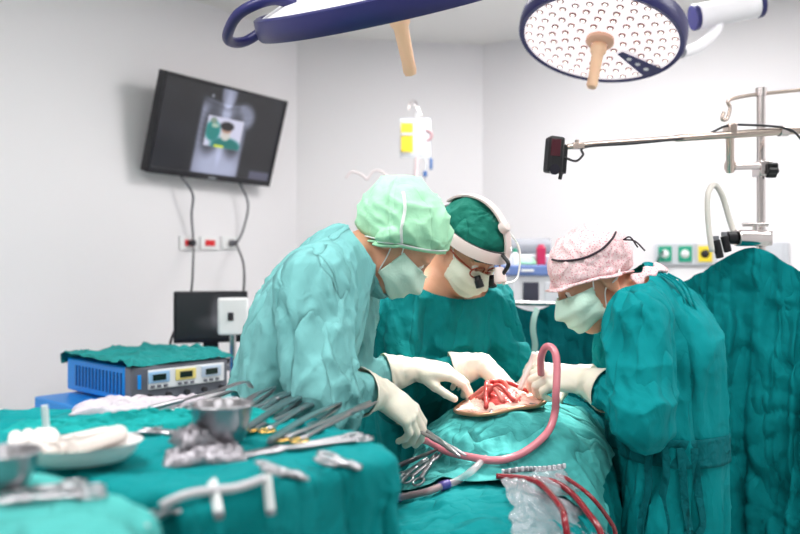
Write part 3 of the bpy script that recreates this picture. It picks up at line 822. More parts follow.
def offA(u, v, d, r):
    a = u*2*PI; back = (1-np.cos(a))/2
    puff = .010+.018*np.sin(np.clip(v, 0, 1)*PI)**.8*(.4+1.1*back)+.004*(1-v)
    w = .006*fb(d, 2.0, 3, 2)+.011*ridge(d[..., 2]*9+2.6*fb(d, 1.6, 5, 2)+d[..., 0]*3)*(1-.5*v)+.005*ridge(a*6+3*fb(d, 2, 8, 2))*v
    return (puff+w)*(1-.82*sst(.88, 1, v))
_, capG = wrap(BA, 110, 60, cap_ray(.42, -1.05, 1.5), offA, 'surgical_cap', CAP_G, .002)
capA = BA.o.children[-1]
# folded band round the rim, white seam over the crown and the tied white tape
def rim(B, rf, rb, off, n=60, a0=0, a1=2*PI, dz=0, pw=1.0):
    r = cap_ray(rf, rb, pw); out = []
    for i in range(n):
        u = (a0+(a1-a0)*i/(n-1))/(2*PI); d = r(np.array(u), np.array(1.0)); d = d+A3((0, 0, dz)); out.append(on_head(B, d, off))
    return out
b = MB(); b.tube(rim(BA, .46, -1.0, .010, pw=1.5), .011, 10, flat=.35); obj('cap_band', b, CAP_G, capA, angle=180)
b = MB(); b.tube(rim(BA, .54, -.88, .018, pw=1.5), .0035, 6, flat=.5); obj('white_tape', b, WHITE_CLOTH, capA, angle=180, label='thin white tape around the cap')
from mathutils.bvhtree import BVHTree
cf = [(j*110+i, j*110+(i+1) % 110, (j+1)*110+(i+1) % 110, (j+1)*110+i) for j in range(59) for i in range(110)]
CB = BVHTree.FromPolygons([tuple(q) for q in capG.reshape(-1, 3).tolist()], cf); seam = []
for k in range(16):
    d = (P(403+2*math.sin(k*.4), 192+3.6*k, 1)-Vector((0, 0, CZ))).normalized(); h = CB.ray_cast(Vector((0, 0, CZ)), d)
    if h[0]: seam.append(h[0]-d*.002)
b = MB(); b.tube(seam, .0045, 6, flat=.5); obj('cap_seam', b, WHITE_CLOTH, capA, angle=180, label='white seam tape over the crown')
gA = make_mask(BA)
strap(BA, [gA[2, -1], on_head(BA, (1, .25, -.2), .004), on_head(BA, (1, -.05, .12), .006), on_head(BA, (.9, -.3, .3), .012)])
strap(BA, [gA[-3, -1], on_head(BA, (1, .1, -.75), .004), on_head(BA, (1, -.2, -.4), .006), on_head(BA, (.9, -.45, -.05), .014)])

# ---------------------------------------------------------------- middle surgeon with headlight
JB = legs(dict(face=(.45, -.89, 0), side=(-.89, -.45, 0), hf=(.46, -.54, -.70), hu=(.46, -.54, .70),
    head=V3(466, 249, 2.30), neck=V3(441, 279, 2.38), chest=V3(438, 330, 2.42), hip=V3(406, 425, 2.55),
    shR=V3(394, 300, 2.30), elR=V3(398, 385, 2.22), wrR=V3(482, 364, 2.24),
    shL=V3(488, 302, 2.48), elL=V3(520, 380, 2.46), wrL=V3(540, 372, 2.36)))
BB = make_body(JB, 'person in a dark teal gown wearing a white headlamp band and magnifying loupes', PPL)
make_gown(BB, GOWN_D, 'gownB', waist=.18, fold=1.5, collar=.02, lean=.4)
make_glove(BB, 'R', (-.3, .2, -1), [.35, .45, .6, .7], hdir=(.60, -.45, -.52), thumb=(.7, .6, -.5))
make_glove(BB, 'L', (-.2, .2, -1), [.5, .6, .7, .8], hdir=(-.45, -.6, -.55), thumb=(.75, .5, -.5))
def offB(u, v, d, r):
    return (.010+.012*np.sin(v*PI)+.006*fb(d, 3, 3, 3)+.005*ridge(u*2*PI*5+2*fb(d, 2, 8, 2)))*(1-.6*sst(.9, 1, v))
wrap(BB, 80, 44, cap_ray(.10, -.40), offB, 'surgical_cap', CAP_D, .002)
gB = make_mask(BB, m=mat('cream_mask_fabric', srgb(226, 228, 210), .8, bump=.15, bscale=160))
strap(BB, [gB[2, 0], on_head(BB, (-1, .25, -.2), .004), on_head(BB, (-1, -.1, .12), .006)])
strap(BB, [gB[2, -1], on_head(BB, (1, .25, -.2), .004), on_head(BB, (1, -.1, .12), .006)])
BAND = mat('white_headband_plastic', srgb(222, 206, 202), .35)
BLACK = mat('black_plastic', srgb(22, 22, 26), .35)
def radial(B, pts): return [q-Vector(headpt(B, 0, 0, .03)) for q in pts]
q = rim(BB, .34, .02, .030, 64)[:-1]
hl = MB(); hl.ribbon(q, radial(BB, q), .034, .006, closed=True); hb = obj('headlamp_band', hl, BAND, BB.o, label='white headlamp band')
q = [on_head(BB, (-.25+.5*k/25, math.cos(t)*.96, math.sin(t)), .032) for k, t in enumerate(np.linspace(.3, 2.8, 26))]
h2 = MB(); h2.ribbon(q, radial(BB, q), .028, .006); obj('crown_band', h2, BAND, hb)
h3 = MB(); h3.tube(rim(BB, .47, .16, .028, 64)[:-1], .0045, 8, closed=True); h3.tube(rim(BB, .20, -.12, .027, 64)[:-1], .0045, 8, closed=True); obj('band_padding', h3, BLACK, hb, angle=180, label='black padding edge')
kn = MB(); c = on_head(BB, (0, math.cos(1.05), math.sin(1.05)), .036); d = (c-Vector(BB.hc)).normalized(); M = Matrix.Translation(c) @ d.to_track_quat('Z', 'Y').to_matrix().to_4x4()
kn.lathe([(.001, .016), (.012, .015), (.016, .010), (.017, -.004)], 20, M); obj('band_knob', kn, BAND, hb)
# lamp, arm, loupes
lp = MB(); c = Vector(headpt(BB, .0, .155, .035)); ax = Vector(BB.H@A3((0, .8, -.6))); M = Matrix.Translation(c) @ ax.to_track_quat('Z', 'Y').to_matrix().to_4x4()
lp.lathe([(.001, -.03), (.012, -.03), (.016, -.02), (.018, .012), (.014, .016), (.001, .014)], 20, M); lm = obj('headlamp', lp, BAND, BB.o)
lp = MB(); lp.tube(spline([on_head(BB, (0, 1, .5), .034), headpt(BB, 0, .15, .085), headpt(BB, 0, .155, .05)], 5), .006, 8); obj('lamp_arm', lp, BLACK, lm, angle=180)
fr = MB()
WIRE = mat('copper_frame', srgb(150, 70, 50), .35, .6)
for sx in (-1, 1):
    cc = [headpt(BB, sx*.034+.026*math.cos(t), .108-.006*abs(math.cos(t)), .008+.019*math.sin(t)) for t in np.linspace(0, 2*PI, 24)[:-1]]
    fr.tube(cc, .0022, 6, closed=True)
    fr.tube([headpt(BB, sx*.060, .102, .014), headpt(BB, sx*.082, .06, .016), headpt(BB, sx*.088, 0, .012)], .0025, 6)
fr.tube([headpt(BB, -.010, .112, .012), headpt(BB, .010, .112, .012)], .0025, 6)
gl = obj('loupe_glasses', fr, WIRE, BB.o, angle=180)
for sx in (-1, 1):
    b = MB(); c = Vector(headpt(BB, sx*.030, .108, -.004)); ax = Vector(BB.H@A3((-sx*.12, .85, -.5))); M = Matrix.Translation(c) @ ax.to_track_quat('Z', 'Y').to_matrix().to_4x4()
    b.lathe([(.001, 0), (.009, 0), (.010, .012), (.012, .014), (.0125, .034), (.010, .035), (.001, .033)], 18, M); obj('loupe', b, BLACK, gl)
b = MB(); b.tube(spline([on_head(BB, (-.9, .1, .6), .034), headpt(BB, -.14, .06, .06), headpt(BB, -.13, .12, .0), headpt(BB, -.02, .165, .02)], 8), .003, 8); obj('lamp_cable', b, WHITE_CLOTH, lm, angle=180)

# ---------------------------------------------------------------- right assistant, in profile facing left
JC = legs(dict(face=(-1, .05, 0), side=(.05, 1, 0), hf=(-.85, -.10, -.52), hu=(-.52, 0, .85),
    head=V3(594, 281, 2.05), neck=V3(638, 294, 2.06), chest=V3(668, 350, 2.06), hip=V3(668, 448, 2.06),
    shL=V3(640, 318, 1.90), elL=V3(648, 408, 1.80), wrL=V3(584, 380, 1.99),
    shR=V3(625, 308, 2.22), elR=V3(616, 390, 2.28), wrR=V3(568, 376, 2.22)))
BC = make_body(JC, 'person in a bright teal gown and pink patterned cap, leaning in from the right side', PPL)
make_gown(BC, GOWN_C, 'gownC', waist=.18, fold=1.4, collar=.04, sl=.95)
make_glove(BC, 'L', (-.3, .55, -.6), [.75, .8, .85, .9], hdir=(-1, .02, .12), thumb=(.85, .4, -.35))
make_glove(BC, 'R', (-.1, -.2, -1), [.5, .6, .7, .8], hdir=(-.9, -.25, -.4), thumb=(.7, .6, -.4))
CAP_P = cloth_mat('pink_print_cotton', srgb(236, 196, 200), fold=.3, crumple=.3, scale=14)
nt = CAP_P.node_tree; b_ = nt.nodes['Principled BSDF']
v_ = nt.nodes.new('ShaderNodeTexVoronoi'); v_.inputs['Scale'].default_value = 190
tc_ = nt.nodes.new('ShaderNodeTexCoord'); nt.links.new(tc_.outputs['Object'], v_.inputs['Vector'])
cr_ = nt.nodes.new('ShaderNodeValToRGB'); cr_.color_ramp.elements[0].position = .25; cr_.color_ramp.elements[1].position = .42
cr_.color_ramp.elements[0].color = srgb(222, 150, 160); cr_.color_ramp.elements[1].color = srgb(243, 212, 214)
nt.links.new(v_.outputs['Distance'], cr_.inputs['Fac']); nt.links.new(cr_.outputs['Color'], b_.inputs['Base Color'])
def offC(u, v, d, r):
    a = u*2*PI; back = (1-np.cos(a))/2
    return (.008+.014*np.sin(v*PI)**.8*(.2+.9*back)+.006*fb(d, 2.2, 13, 3)+.007*ridge(d[..., 1]*8+d[..., 2]*5+2.4*fb(d, 1.6, 5, 2)))*(1-.8*sst(.9, 1, v))
_, capP = wrap(BC, 100, 56, cap_ray(.03, -.62), offC, 'surgical_cap', CAP_P, .002); capC = BC.o.children[-1]
b = MB(); b.tube(rim(BC, .07, -.56, .012), .011, 10, flat=.35); obj('cap_band', b, CAP_P, capC, angle=180)
sm = [Vector(capP[int(round(28+6*math.sin(PI*k/29))), int(round(94-36*k/29))]) for k in range(30)]
sm = [q+(q-Vector(BC.hc)).normalized()*.005 for q in spline(sm[::4], 4)]
DARKTIE = mat('dark_cord', srgb(48, 34, 44), .7)
b = MB(); b.tube(sm, .003, 6); obj('cap_seam', b, DARKTIE, capC, angle=180, label='dark piped seam')
b = MB(); e = on_head(BC, (-.7, -.75, .25), .040)
b.tube(spline([e, e+Vector((.025, -.012, -.004)), e+Vector((.05, -.012, -.028))], 5), .004, 6, flat=.5); b.tube(spline([e, e+Vector((.012, -.015, .006)), e+Vector((.03, -.02, -.02))], 5), .004, 6, flat=.5); obj('cap_tie', b, DARKTIE, capC, angle=180)
gC = make_mask(BC)
strap(BC, [gC[2, 0], on_head(BC, (-1, .25, -.1), .004), on_head(BC, (-1, -.1, .15), .008), on_head(BC, (-.8, -.3, .4), .022)], .004)
strap(BC, [gC[-3, 0], on_head(BC, (-1, .1, -.8), .004), on_head(BC, (-1, -.3, -.45), .006), on_head(BC, (-.8, -.6, -.2), .012)], .004)
# white inner collar and twisted neck ties
nb = Vector(JC['neck'])
cp = spline([nb+Vector((-.035, -.080, .035)), nb+Vector((.005, -.072, .058)), nb+Vector((.045, -.045, .070)), nb+Vector((.060, .0, .072)), nb+Vector((.045, .05, .065))], 8)
b = MB(); b.ribbon(cp, [(p-nb-Vector((-.03, 0, .0))).normalized()+Vector((0, 0, .6)) for p in cp], [.030+.012*math.sin(k*.9) for k in range(len(cp))], .006); obj('inner_collar', b, CAP_P, BC.o, angle=180, label='pale pink print collar under the gown')
for k in range(3):
    b = MB(); b.tube(spline([nb+Vector((.03+.01*k, -.085, .055)), nb+Vector((.06+.012*k, -.105, .03)), nb+Vector((.085+.01*k, -.115, -.02)), nb+Vector((.11+.012*k, -.115, -.075-.01*k))], 6), .005, 7, flat=.5); obj('neck_tie', b, GOWN_C, BC.o, angle=180)
# belt and hanging waist ties
BELT = cloth_mat('deep_teal_cotton', srgb(0, 100, 106), scale=18)

from mathutils.bvhtree import BVHTree
GB = BVHTree.FromPolygons([tuple(q) for q in BC.gv.tolist()], [tuple(int(k) for k in q) for q in BC.gf])
zb = V3(640, 454, 1.85)[2]; bc = Vector((JC['hip'][0], JC['hip'][1], 0))
def around(z, n=72):
    r = []
    for k in range(n):
        d = Vector((math.cos(2*PI*k/n), math.sin(2*PI*k/n), 0)); h = GB.ray_cast(bc+Z3*z+d*.6, -d); r.append((h[0]-bc-Z3*z).length if h[0] else .2)
    r = np.array(r); med = np.median(np.stack([np.roll(r, q) for q in range(-9, 10)]), 0); r = np.minimum(r, med+.009)
    return (np.roll(r, 1)+2*r+np.roll(r, -1))/4
Z3 = Vector((0, 0, 1)); rows = [zb+.034-.0085*k for k in range(9)]; R9 = [around(z) for z in rows]
m = MB(); m.grid(lambda u, v: bc+Z3*(rows[int(round(v*8))]+.006*math.sin(u*2*PI))+Vector((math.cos(2*PI*u), math.sin(2*PI*u), 0))*(R9[int(round(v*8))][int(round(u*72)) % 72]+.005), 72, 9, closed_u=True)
obj('belt', m, BELT, BC.o, angle=180, solid=.004, label='darker teal belt panel')
rr = random.Random(4)
for k in range(4):
    x = .60+.035*k; a = -PI/2+(x-bc.x)/.2; q = int(round(a/(2*PI)*72)) % 72; d = Vector((math.cos(a), math.sin(a), 0)); pts = []
    for j in range(7):
        z = zb+.01-.05*j-.012*(k % 2)*j; r = around(z)[q]; pts.append(bc+Z3*z+Matrix.Rotation(rr.uniform(-.05, .07)*j*.5, 3, 'Z') @ d*(r+.010))
    pp = spline(pts, 5); b = MB(); b.ribbon(pp, [d+Vector((.4*math.sin(j*.35+k), 0, 0)) for j in range(len(pp))], .018, .003); obj('waist_tie', b, BELT, BC.o)

# ------------------------------------------------------------------ patient under drapes on the operating table
DRAPE = cloth_mat('operating_drape_cotton', srgb(0, 128, 131), crumple=.4, scale=8, fold=.4)
DRAPE2 = cloth_mat('towel_drape_cotton', srgb(66, 156, 154), crumple=.4, scale=12)
def hx(px, py, z):                 # a point at height z on the sight line of a pixel
    Y = (CZ-z)*FOC/(py-267); return Vector(((px-400)/FOC*Y, Y, z))
ta = math.radians(-16); TD = Vector((-math.sin(ta), math.cos(ta), 0)); TS = Vector((math.cos(ta), math.sin(ta), 0)); TC = Vector((.305, 2.08, 0))
TR = Matrix((TS, TD, Z)).transposed()
tl = lambda a, b, z=0: TC+TS*a+TD*b+Z*z
t = thing('operating_table', 'steel operating table under the draped patient', 'operating table', tuple(tl(0, 0)))
m = MB(); m.box(tl(0, -.2, .70), (.42, 1.6, .06), TR); obj('table_top', m, GREYP, t, bevel=.02)
m = MB(); m.box(tl(0, 0, .39), (.26, .36, .56), TR); obj('column', m, STEEL, t, bevel=.02)
m = MB(); m.box(tl(0, -.1, .06), (.36, .8, .10), TR); obj('base', m, GREYP, t, bevel=.03)
def patient(p):
    A = lambda a, b, z: tuple(tl(a, b, z))
    d = econe(p, A(0, .0, .855), A(0, .40, .855), .235, .21, tuple(TS), .66)
    d = smin(d, econe(p, A(-.02, -.05, .80), A(-.01, -.95, .80), .245, .17, tuple(TS), .385), .05)
    return d
pv, pf = surface(patient, (-.5, .7, .6), (.75, 2.8, 1.2), .02)
def folds(out, gf, k=1.0, sd=0):
    n3 = npn(out, 4, 2+sd)
    d = .010*ridge(out[:, 0]*16+out[:, 1]*9+3*n3)+.008*ridge(out[:, 1]*26-out[:, 0]*12+3*npn(out, 5, 7+sd))+.006*npn(out, 12, 3+sd)+.004*ridge(out[:, 2]*30+out[:, 0]*30+3*npn(out, 9, 1+sd))
    return out+vnormals(out, gf)*(k*d)[:, None]
def sheet(fn, nu, nv, cols, label, name, m, cat='drape', frames=30, shrink=-.03, k=1.0, base=None, sd=0, bend=.12, pins=None, relax_n=1, gravity=1.0, ref=True, thick=0):
    g = MB(); g.grid(fn, nu, nv); gv = np.array([tuple(q) for q in g.v]); gf = np.array(g.f)
    out = simulate(gv, gf, cols, pins, frames, shrink, 6, .3, 40, bend, gravity, .007, air=2.0, key=name+str(sd))
    if relax_n: out = relax(out, gf, relax_n, .3)
    if ref: out, gf = refine(out, gf)
    if k: out = folds(out, gf, k, sd)
    o = obj(name, (out, gf), m, angle=180, solid=thick)
    rebase(o, base if base is not None else out.mean(0)); tag(o, label, cat); return o, (out, gf)
tb = MB(); tb.box(tl(0, -.2, .42), (.46, 1.64, .63), TR); tbc = (np.array([tuple(q) for q in tb.v]), tb.f)
def f_(u, v): q = tl(-.62+1.12*u, -.86+1.62*v); return (q.x, q.y, 1.055+.012*nz(u*9, v*9))
o, DR = sheet(f_, 96, 130, [(pv, pf), tbc], 'large teal drape covering the patient on the operating table', 'surgical_drape', DRAPE, base=tl(0, -.1, .9), bend=.05)
# lighter towel over the chest
def f_(u, v): q = tl(-.30+.59*u, -.36+.53*v); return (q.x, q.y, 1.085+.006*nz(u*9, v*9, 4))
o, TW = sheet(f_, 56, 54, [DR], 'paler teal towel laid over the chest, around the open wound', 'towel_drape', DRAPE2, base=tl(0, -.05, 1.03), sd=3, k=.8, frames=22)
def top_z(mesh, x, y, r=.03):
    d = np.hypot(mesh[0][:, 0]-x, mesh[0][:, 1]-y); s = mesh[0][d < r]; return float(s[:, 2].max()) if len(s) else None

# ------------------------------------------------------------------ instrument tables under teal drapes
ZT = 1.105
def table(name, label, poly, z, legs_at):
    c = sum((Vector(p) for p in poly), Vector((0, 0)))/len(poly)
    t = thing(name, label, 'table', (c.x, c.y, 0))
    m = MB(); m.prism(poly, .02, Matrix.Translation((0, 0, z-.02))); obj('tray_top', m, STEEL, t, smooth=False)
    for q in legs_at:
        m = MB(); m.tube([(q[0], q[1], .03), (q[0], q[1], z-.02)], .014, 10); lg = obj('leg', m, STEEL, t)
        m = MB(); m.lathe([(.001, -.02), (.022, -.02), (.022, .02), (.001, .02)], 14, Matrix.Translation((q[0], q[1], .023))); obj('caster', m, CORD, lg)
    mm = MB(); mm.prism(poly, .62, Matrix.Translation((0, 0, z-.62)))
    vv = np.array([tuple(q) for q in mm.v]); lo = vv[:, 2] < z-.3; vv[lo, :2] = (c.x, c.y)+(vv[lo, :2]-np.array((c.x, c.y)))*.82
    return (vv, mm.f)
P1 = [(-.012, 1.175), (-.14, 1.40), (-.38, 1.62), (-1.0, 1.46), (-1.0, 1.14), (-.50, 1.10), (-.25, .93)]
c1 = table('instrument_table', 'draped steel instrument table holding the rows of clamps', P1, ZT, [(-.14, 1.2), (-.42, 1.54), (-.92, 1.42), (-.92, 1.2), (-.27, 1.03)])
def f_(u, v):
    x = -1.25+1.67*u; y = .58+1.28*v; return (x, y, ZT+.012+.004*nz(u*8, v*8, 2))
o, IT = sheet(f_, 150, 116, [c1], 'teal drape over the instrument table with the clamps', 'table_drape', DRAPE, base=(-.3, 1.2, ZT), sd=5, k=.9, frames=26, bend=.03)
P3 = [(-.27, .83), (-.46, .985), (-1.0, 1.0), (-1.0, .45), (-.27, .45)]
c3 = table('side_table', 'draped small table closest to the camera', P3, ZT+.02, [(-.38, .80), (-.9, .9), (-.9, .52), (-.38, .52)])
PALE = cloth_mat('pale_drape_cotton', srgb(74, 164, 160), crumple=.3, scale=8)
def f_(u, v):
    x = -1.15+1.06*u; y = .35+.78*v; return (x, y, ZT+.05+.004*nz(u*8, v*8, 9))
o, ST = sheet(f_, 80, 70, [c3], 'pale teal drape over the closest small table', 'table_drape', PALE, base=(-.6, .7, ZT), sd=8, k=.4, frames=26, bend=.03)

# ------------------------------------------------------------------ surgical lamps
NAVY = mat('navy_rim', srgb(38, 38, 92), .35); LWHITE = mat('lamp_white', srgb(232, 230, 234), .35); HANDLE = mat('peach_handle_cover', srgb(240, 200, 165), .5, sss=.1)
COPPER = mat('rose_collar', srgb(222, 176, 150), .4); LEDF = mat('lamp_face', srgb(236, 226, 228), .35, emit=.75); LEDM = mat('led_lens', (1, .93, .84, 1), .2, emit=1.6); LEDD = mat('led_cell', srgb(150, 104, 104), .35)
def lamp_frame(c, n, xh):
    n = Vector(n).normalized(); z = -n; x = Vector(xh); x = (x-z*x.dot(z)).normalized(); y = z.cross(x)
    return Matrix.Translation(c) @ Matrix((x, y, z)).transposed().to_4x4()
def dish(label, c, n, R, th, xh, leds, power, aim):
    M = lamp_frame(c, n, xh); t = thing('surgical_lamp', label, 'lamp', tuple(c), 'surgical lamps on ceiling arms')
    m = MB(); m.lathe([(R-.022, .0), (R-.006, -.004), (R, .004), (R+.002, th*.5), (R, th-.004), (R-.008, th), (R-.022, th)], 72, M); obj('rim', m, NAVY, t)
    m = MB(); m.lathe([(R-.018, th*.9), (R*.8, th+.018), (R*.45, th+.035), (.001, th+.042)], 72, M); obj('back_cover', m, LWHITE, t)
    fc = MB(); fc.lathe([(.001, .010), (R*.5, .008), (R-.018, .003)], 72, M); rings = [(.085, 9), (.13, 15), (.175, 21), (.22, 27), (.262, 32)] if leds else [(.12, 12), (.2, 20), (.28, 30), (.36, 36)]
    for q, (rr_, k) in enumerate(rings):
        for i in range(k):
            a = 2*PI*(i+.5*(q % 2))/k
            if abs((a-math.radians(30)+PI) % (2*PI)-PI) < .11: continue
            T = M @ Matrix.Translation((rr_*math.cos(a), rr_*math.sin(a), .004)) @ Matrix.Rotation(PI, 4, 'X')
            fc.lathe([(.0135, -.003), (.0125, .001), (.007, .0015)], 10, T, 1); fc.lathe([(.0072, .001), (.005, .004), (.0005, .0055)], 8, T, 2)
    obj('lamp_face', fc, [LEDF, LEDD, LEDM], t)
    m = MB(); m.prism([(R*.34, -.012), (R*.93, -.045), (R*.93, .045), (R*.34, .012)], .004, M @ Matrix.Rotation(math.radians(30), 4, 'Z') @ Matrix.Translation((0, 0, -.004))); sp = obj('sensor_strip', m, NAVY, t, smooth=False)
    m = MB()
    for k in range(3): m.lathe([(.001, 0), (.009, 0), (.011, .004)], 12, M @ Matrix.Rotation(math.radians(30), 4, 'Z') @ Matrix.Translation((R*(.5+.15*k), 0, -.006)))
    obj('sensor_window', m, LWHITE, sp)
    m = MB(); m.lathe([(.050, .008), (.052, -.006), (.044, -.016), (.030, -.020)], 32, M); obj('handle_collar', m, COPPER, t)
    m = MB(); m.lathe([(.027, -.016), (.030, -.03), (.029, -.045), (.022, -.055), (.021, -.085), (.019, -.15), (.020, -.178), (.016, -.190), (.001, -.194)], 28, M); obj('handle', m, HANDLE, t)
    l = bpy.data.lights.new('lamp_beam', 'SPOT'); o = bpy.data.objects.new('lamp_beam', l); COL.objects.link(o); p = M @ Vector((0, 0, -.03)); o.location = p
    l.energy = power; l.spot_size = math.radians(26); l.spot_blend = .7; l.shadow_soft_size = R*.6; l.color = (1, .97, .92)
    o.rotation_euler = (Vector(aim)-p).to_track_quat('-Z', 'Y').to_euler()
    return t, M
WOUND = Vector((.30, 2.05, 1.06))
c2 = P(600, 41, 2.85)
t, M = dish('round surgical lamp with glowing white face of many small lights', c2, (-.22, -.23, -.95), .30, .062, (1, 0, 0), True, 330, WOUND)
a0 = P(697, 17, 2.95); a1 = P(757, 5, 2.95); e = (a1-a0).normalized()
m = MB(); m.tube([a0, a1], .047, 28); cyl = obj('joint_housing', m, LWHITE, t, bevel=.004)
m = MB(); m.tube([a0-e*.018, a0+e*.002], .049, 28); obj('end_cap', m, NAVY, cyl, bevel=.004); m = MB(); m.tube([a1-e*.002, a1+e*.018], .049, 28); obj('end_cap', m, NAVY, cyl, bevel=.004)
m = MB(); m.tube(spline([M @ Vector((.30, .0, .02)), P(694, 49, 2.88), P(705, 42, 2.91), P(716, 30, 2.95), P(721, 16, 2.95)], 8), .020, 16); obj('yoke', m, LWHITE, t)
m = MB(); m.tube(spline([a1-e*.08, a1-e*.06+Vector((.02, 0, .10)), a1+Vector((.12, .05, .26)), Vector((a1.x+.18, a1.y+.05, CEIL-.01))], 8), .032, 16); obj('ceiling_arm', m, LWHITE, t)
c1_ = P(397, 8, 2.2)
t, M = dish('navy-rimmed surgical lamp seen from behind, its peach handle pointing down', c1_, (.21, .37, -.90), .40, .058, (1, 0, .2), False, 150, (-.02, 2.1, 1.05))
m = MB(); lp = []
lp = [M @ Vector(q) for q in ((-.27, -.10, .075), (-.33, -.11, .10), (-.42, -.09, .085), (-.475, -.03, .04), (-.485, .03, .012), (-.45, .08, .0), (-.385, .10, .02))]
m.tube(spline(lp, 6), .015, 12); obj('grab_handle', m, NAVY, t)
m = MB(); m.tube(spline([M @ Vector((.40, 0, .03)), M @ Vector((.47, 0, .06)), M @ Vector((.47, 0, .16)), M @ Vector((.32, 0, .26))], 6), .022, 14); obj('yoke', m, LWHITE, t)
p = M @ Vector((.32, 0, .26)); m = MB(); m.tube(spline([p, p+Vector((.05, 0, .06)), Vector((p.x+.10, p.y, CEIL-.01))], 6), .032, 14); obj('ceiling_arm', m, LWHITE, t)

# ------------------------------------------------------------------ hanging drapes
def hang(name, label, top, length, nu, nv, excess, m, free=0.0, frames=34, sd=0, k=.8, amp=.03, waves=9, cols=(), flare=0.15, chaos=1.5):
    """a sheet held along its top edge, gathered so that it falls in folds"""
    tp = spline(top, 12); L = [0]
    for a, b in zip(tp, tp[1:]): L.append(L[-1]+(b-a).length)
    def at(u):
        s = u*L[-1]
        for i in range(len(L)-1):
            if s <= L[i+1] or i == len(L)-2:
                q = (s-L[i])/max(1e-9, L[i+1]-L[i]); return tp[i].lerp(tp[i+1], q), (tp[i+1]-tp[i])
    def f(u, v):
        p, d = at(u); n = Vector((d.y, -d.x, 0)).normalized()
        w = (math.sin(u*waves*2*PI+chaos*nz(u*5, sd+v*.6, 3)*2)+.8*nz(u*9, v*1.5, sd))*amp*(.15+.85*v)
        return p+n*(w-flare*v*.3)+Vector((0, 0, -length*v))
    g = MB(); g.grid(f, nu, nv); gv = np.array([tuple(q) for q in g.v]); gf = np.array(g.f)
    pin = np.zeros(len(gv)); pin[:nu] = 1
    out = simulate(gv, gf, list(cols), pin, frames, -excess, 6, .3, 50, .08, 1.0, .006, air=2, key=name+str(sd))
    out, gf = refine(out, gf); out = folds(out, gf, k, sd)
    o = obj(name, (out, gf), m, angle=180); rebase(o, out.mean(0)); tag(o, label, 'drape'); return o
DRK = cloth_mat('screen_drape_cotton', srgb(0, 106, 112), crumple=.4, scale=7)
hang('pole_drape', 'tall teal drape gathered at the chrome clamp and falling to the floor', [P(650, 296, 2.62), P(672, 287, 2.58), P(705, 270, 2.52), P(735, 252, 2.47), P(752, 247, 2.44), P(768, 252, 2.42), P(785, 264, 2.36), P(812, 288, 2.25), P(850, 310, 2.15)], 1.22, 86, 64, .05, GOWN_C, sd=21, amp=.085, waves=4, k=2.2, chaos=2.2)
o = hang('screen_drape', 'dark teal screen drape hanging between the two right-hand team members, with a pale strap', [P(470, 296, 2.80), P(497, 298, 2.78), P(530, 311, 2.76), P(556, 304, 2.76), P(590, 300, 2.74), P(640, 302, 2.72)], .85, 60, 46, .05, DRK, sd=22, amp=.025, waves=6, k=1.3)
m = MB(); q = [P(537, 309, 2.74), P(534, 318, 2.70), P(533, 330, 2.69), P(535, 345, 2.69), P(533, 360, 2.68)]; pp = spline(q, 6); m.ribbon(pp, [Vector((.2, -1, .1))]*len(pp), .02, .004); obj('strap', m, mat('pale_green_strap', srgb(160, 196, 186), .8), o, label='pale strap hanging from the top edge')
# screen frame carrying the drape
t = thing('screen_stand', 'steel bar frame behind the team carrying the dark screen drape', 'frame', (P(555, 400, 2.80).x, 2.83, 0))
for px in (470, 640):
    b0 = P(px, 302, 2.83); m = MB(); m.tube([Vector((b0.x, b0.y, 0)), b0], .012, 12); obj('upright', m, STEEL, t)
m = MB(); m.tube([P(470, 302, 2.83), P(640, 306, 2.83)], .010, 12); obj('crossbar', m, STEEL, t)

# ------------------------------------------------------------------ blue electrosurgical machine on its trolley
BLUE = mat('machine_blue', srgb(10, 140, 226), .4); GREYF = mat('machine_grey', srgb(104, 106, 116), .4); PANEL = mat('panel_white', srgb(224, 226, 230), .4); LCD = mat('display_dark', srgb(28, 44, 40), .2)
kc = P(130, 368, 2.72); fdv = Vector((.268, .30, 0)).normalized(); sdv = Vector((-.30, .268, 0)).normalized()
FW, SW, MH = .40, .48, .125
RB = Matrix((fdv, sdv, Z)).transposed()       # local x along the front, y to the back
cb = kc+fdv*FW/2+sdv*SW/2-Z*MH/2
fn_ = -sdv
t = thing('electrosurgical_unit', 'blue and grey electrosurgical machine with three small displays, under a teal towel', 'medical machine', tuple(cb-Z*MH/2))
m = MB(); m.box(cb+sdv*.02, (FW, SW-.04, MH), RB); bd = obj('housing', m, BLUE, t, bevel=.008)
m = MB()
for k in range(14):
    for r_ in (0,): m.box(kc-fdv*.0015+sdv*(.06+.026*k)-Z*(MH*.5), (.004, .010, MH*.62), RB)
obj('vent_grille', m, mat('vent_shadow_blue', srgb(8, 84, 150), .5), t, smooth=False, kind='stuff')
m = MB(); m.box(cb-sdv*(SW/2-.012), (FW+.004, .05, MH+.004), RB); obj('front_frame', m, GREYF, t, bevel=.008)
fp = lambda a, z, o=0: kc+fdv*a-Z*z+fn_*(o+.016)
m = MB(); m.box(fp(FW/2+.02, .048, .0), (FW*.80, .010, .070), RB); obj('control_panel', m, PANEL, t, bevel=.003)
for k, (a, colr) in enumerate(((.10, srgb(150, 190, 225)), (.21, srgb(232, 214, 130)), (.32, srgb(190, 205, 225)))):
    m = MB(); m.box(fp(a, .040, .006), (.085, .006, .040), RB); pn = obj('display_bezel', m, mat('tint_%d' % k, colr, .4), t, bevel=.002)
    m = MB(); m.box(fp(a, .040, .010), (.052, .004, .022), RB); obj('display', m, LCD, pn, bevel=.001)
    m = MB()
    for j in range(3): m.box(fp(a-.026+.026*j, .072, .008), (.014, .008, .010), RB)
    obj('buttons', m, GREYF, t, bevel=.002)
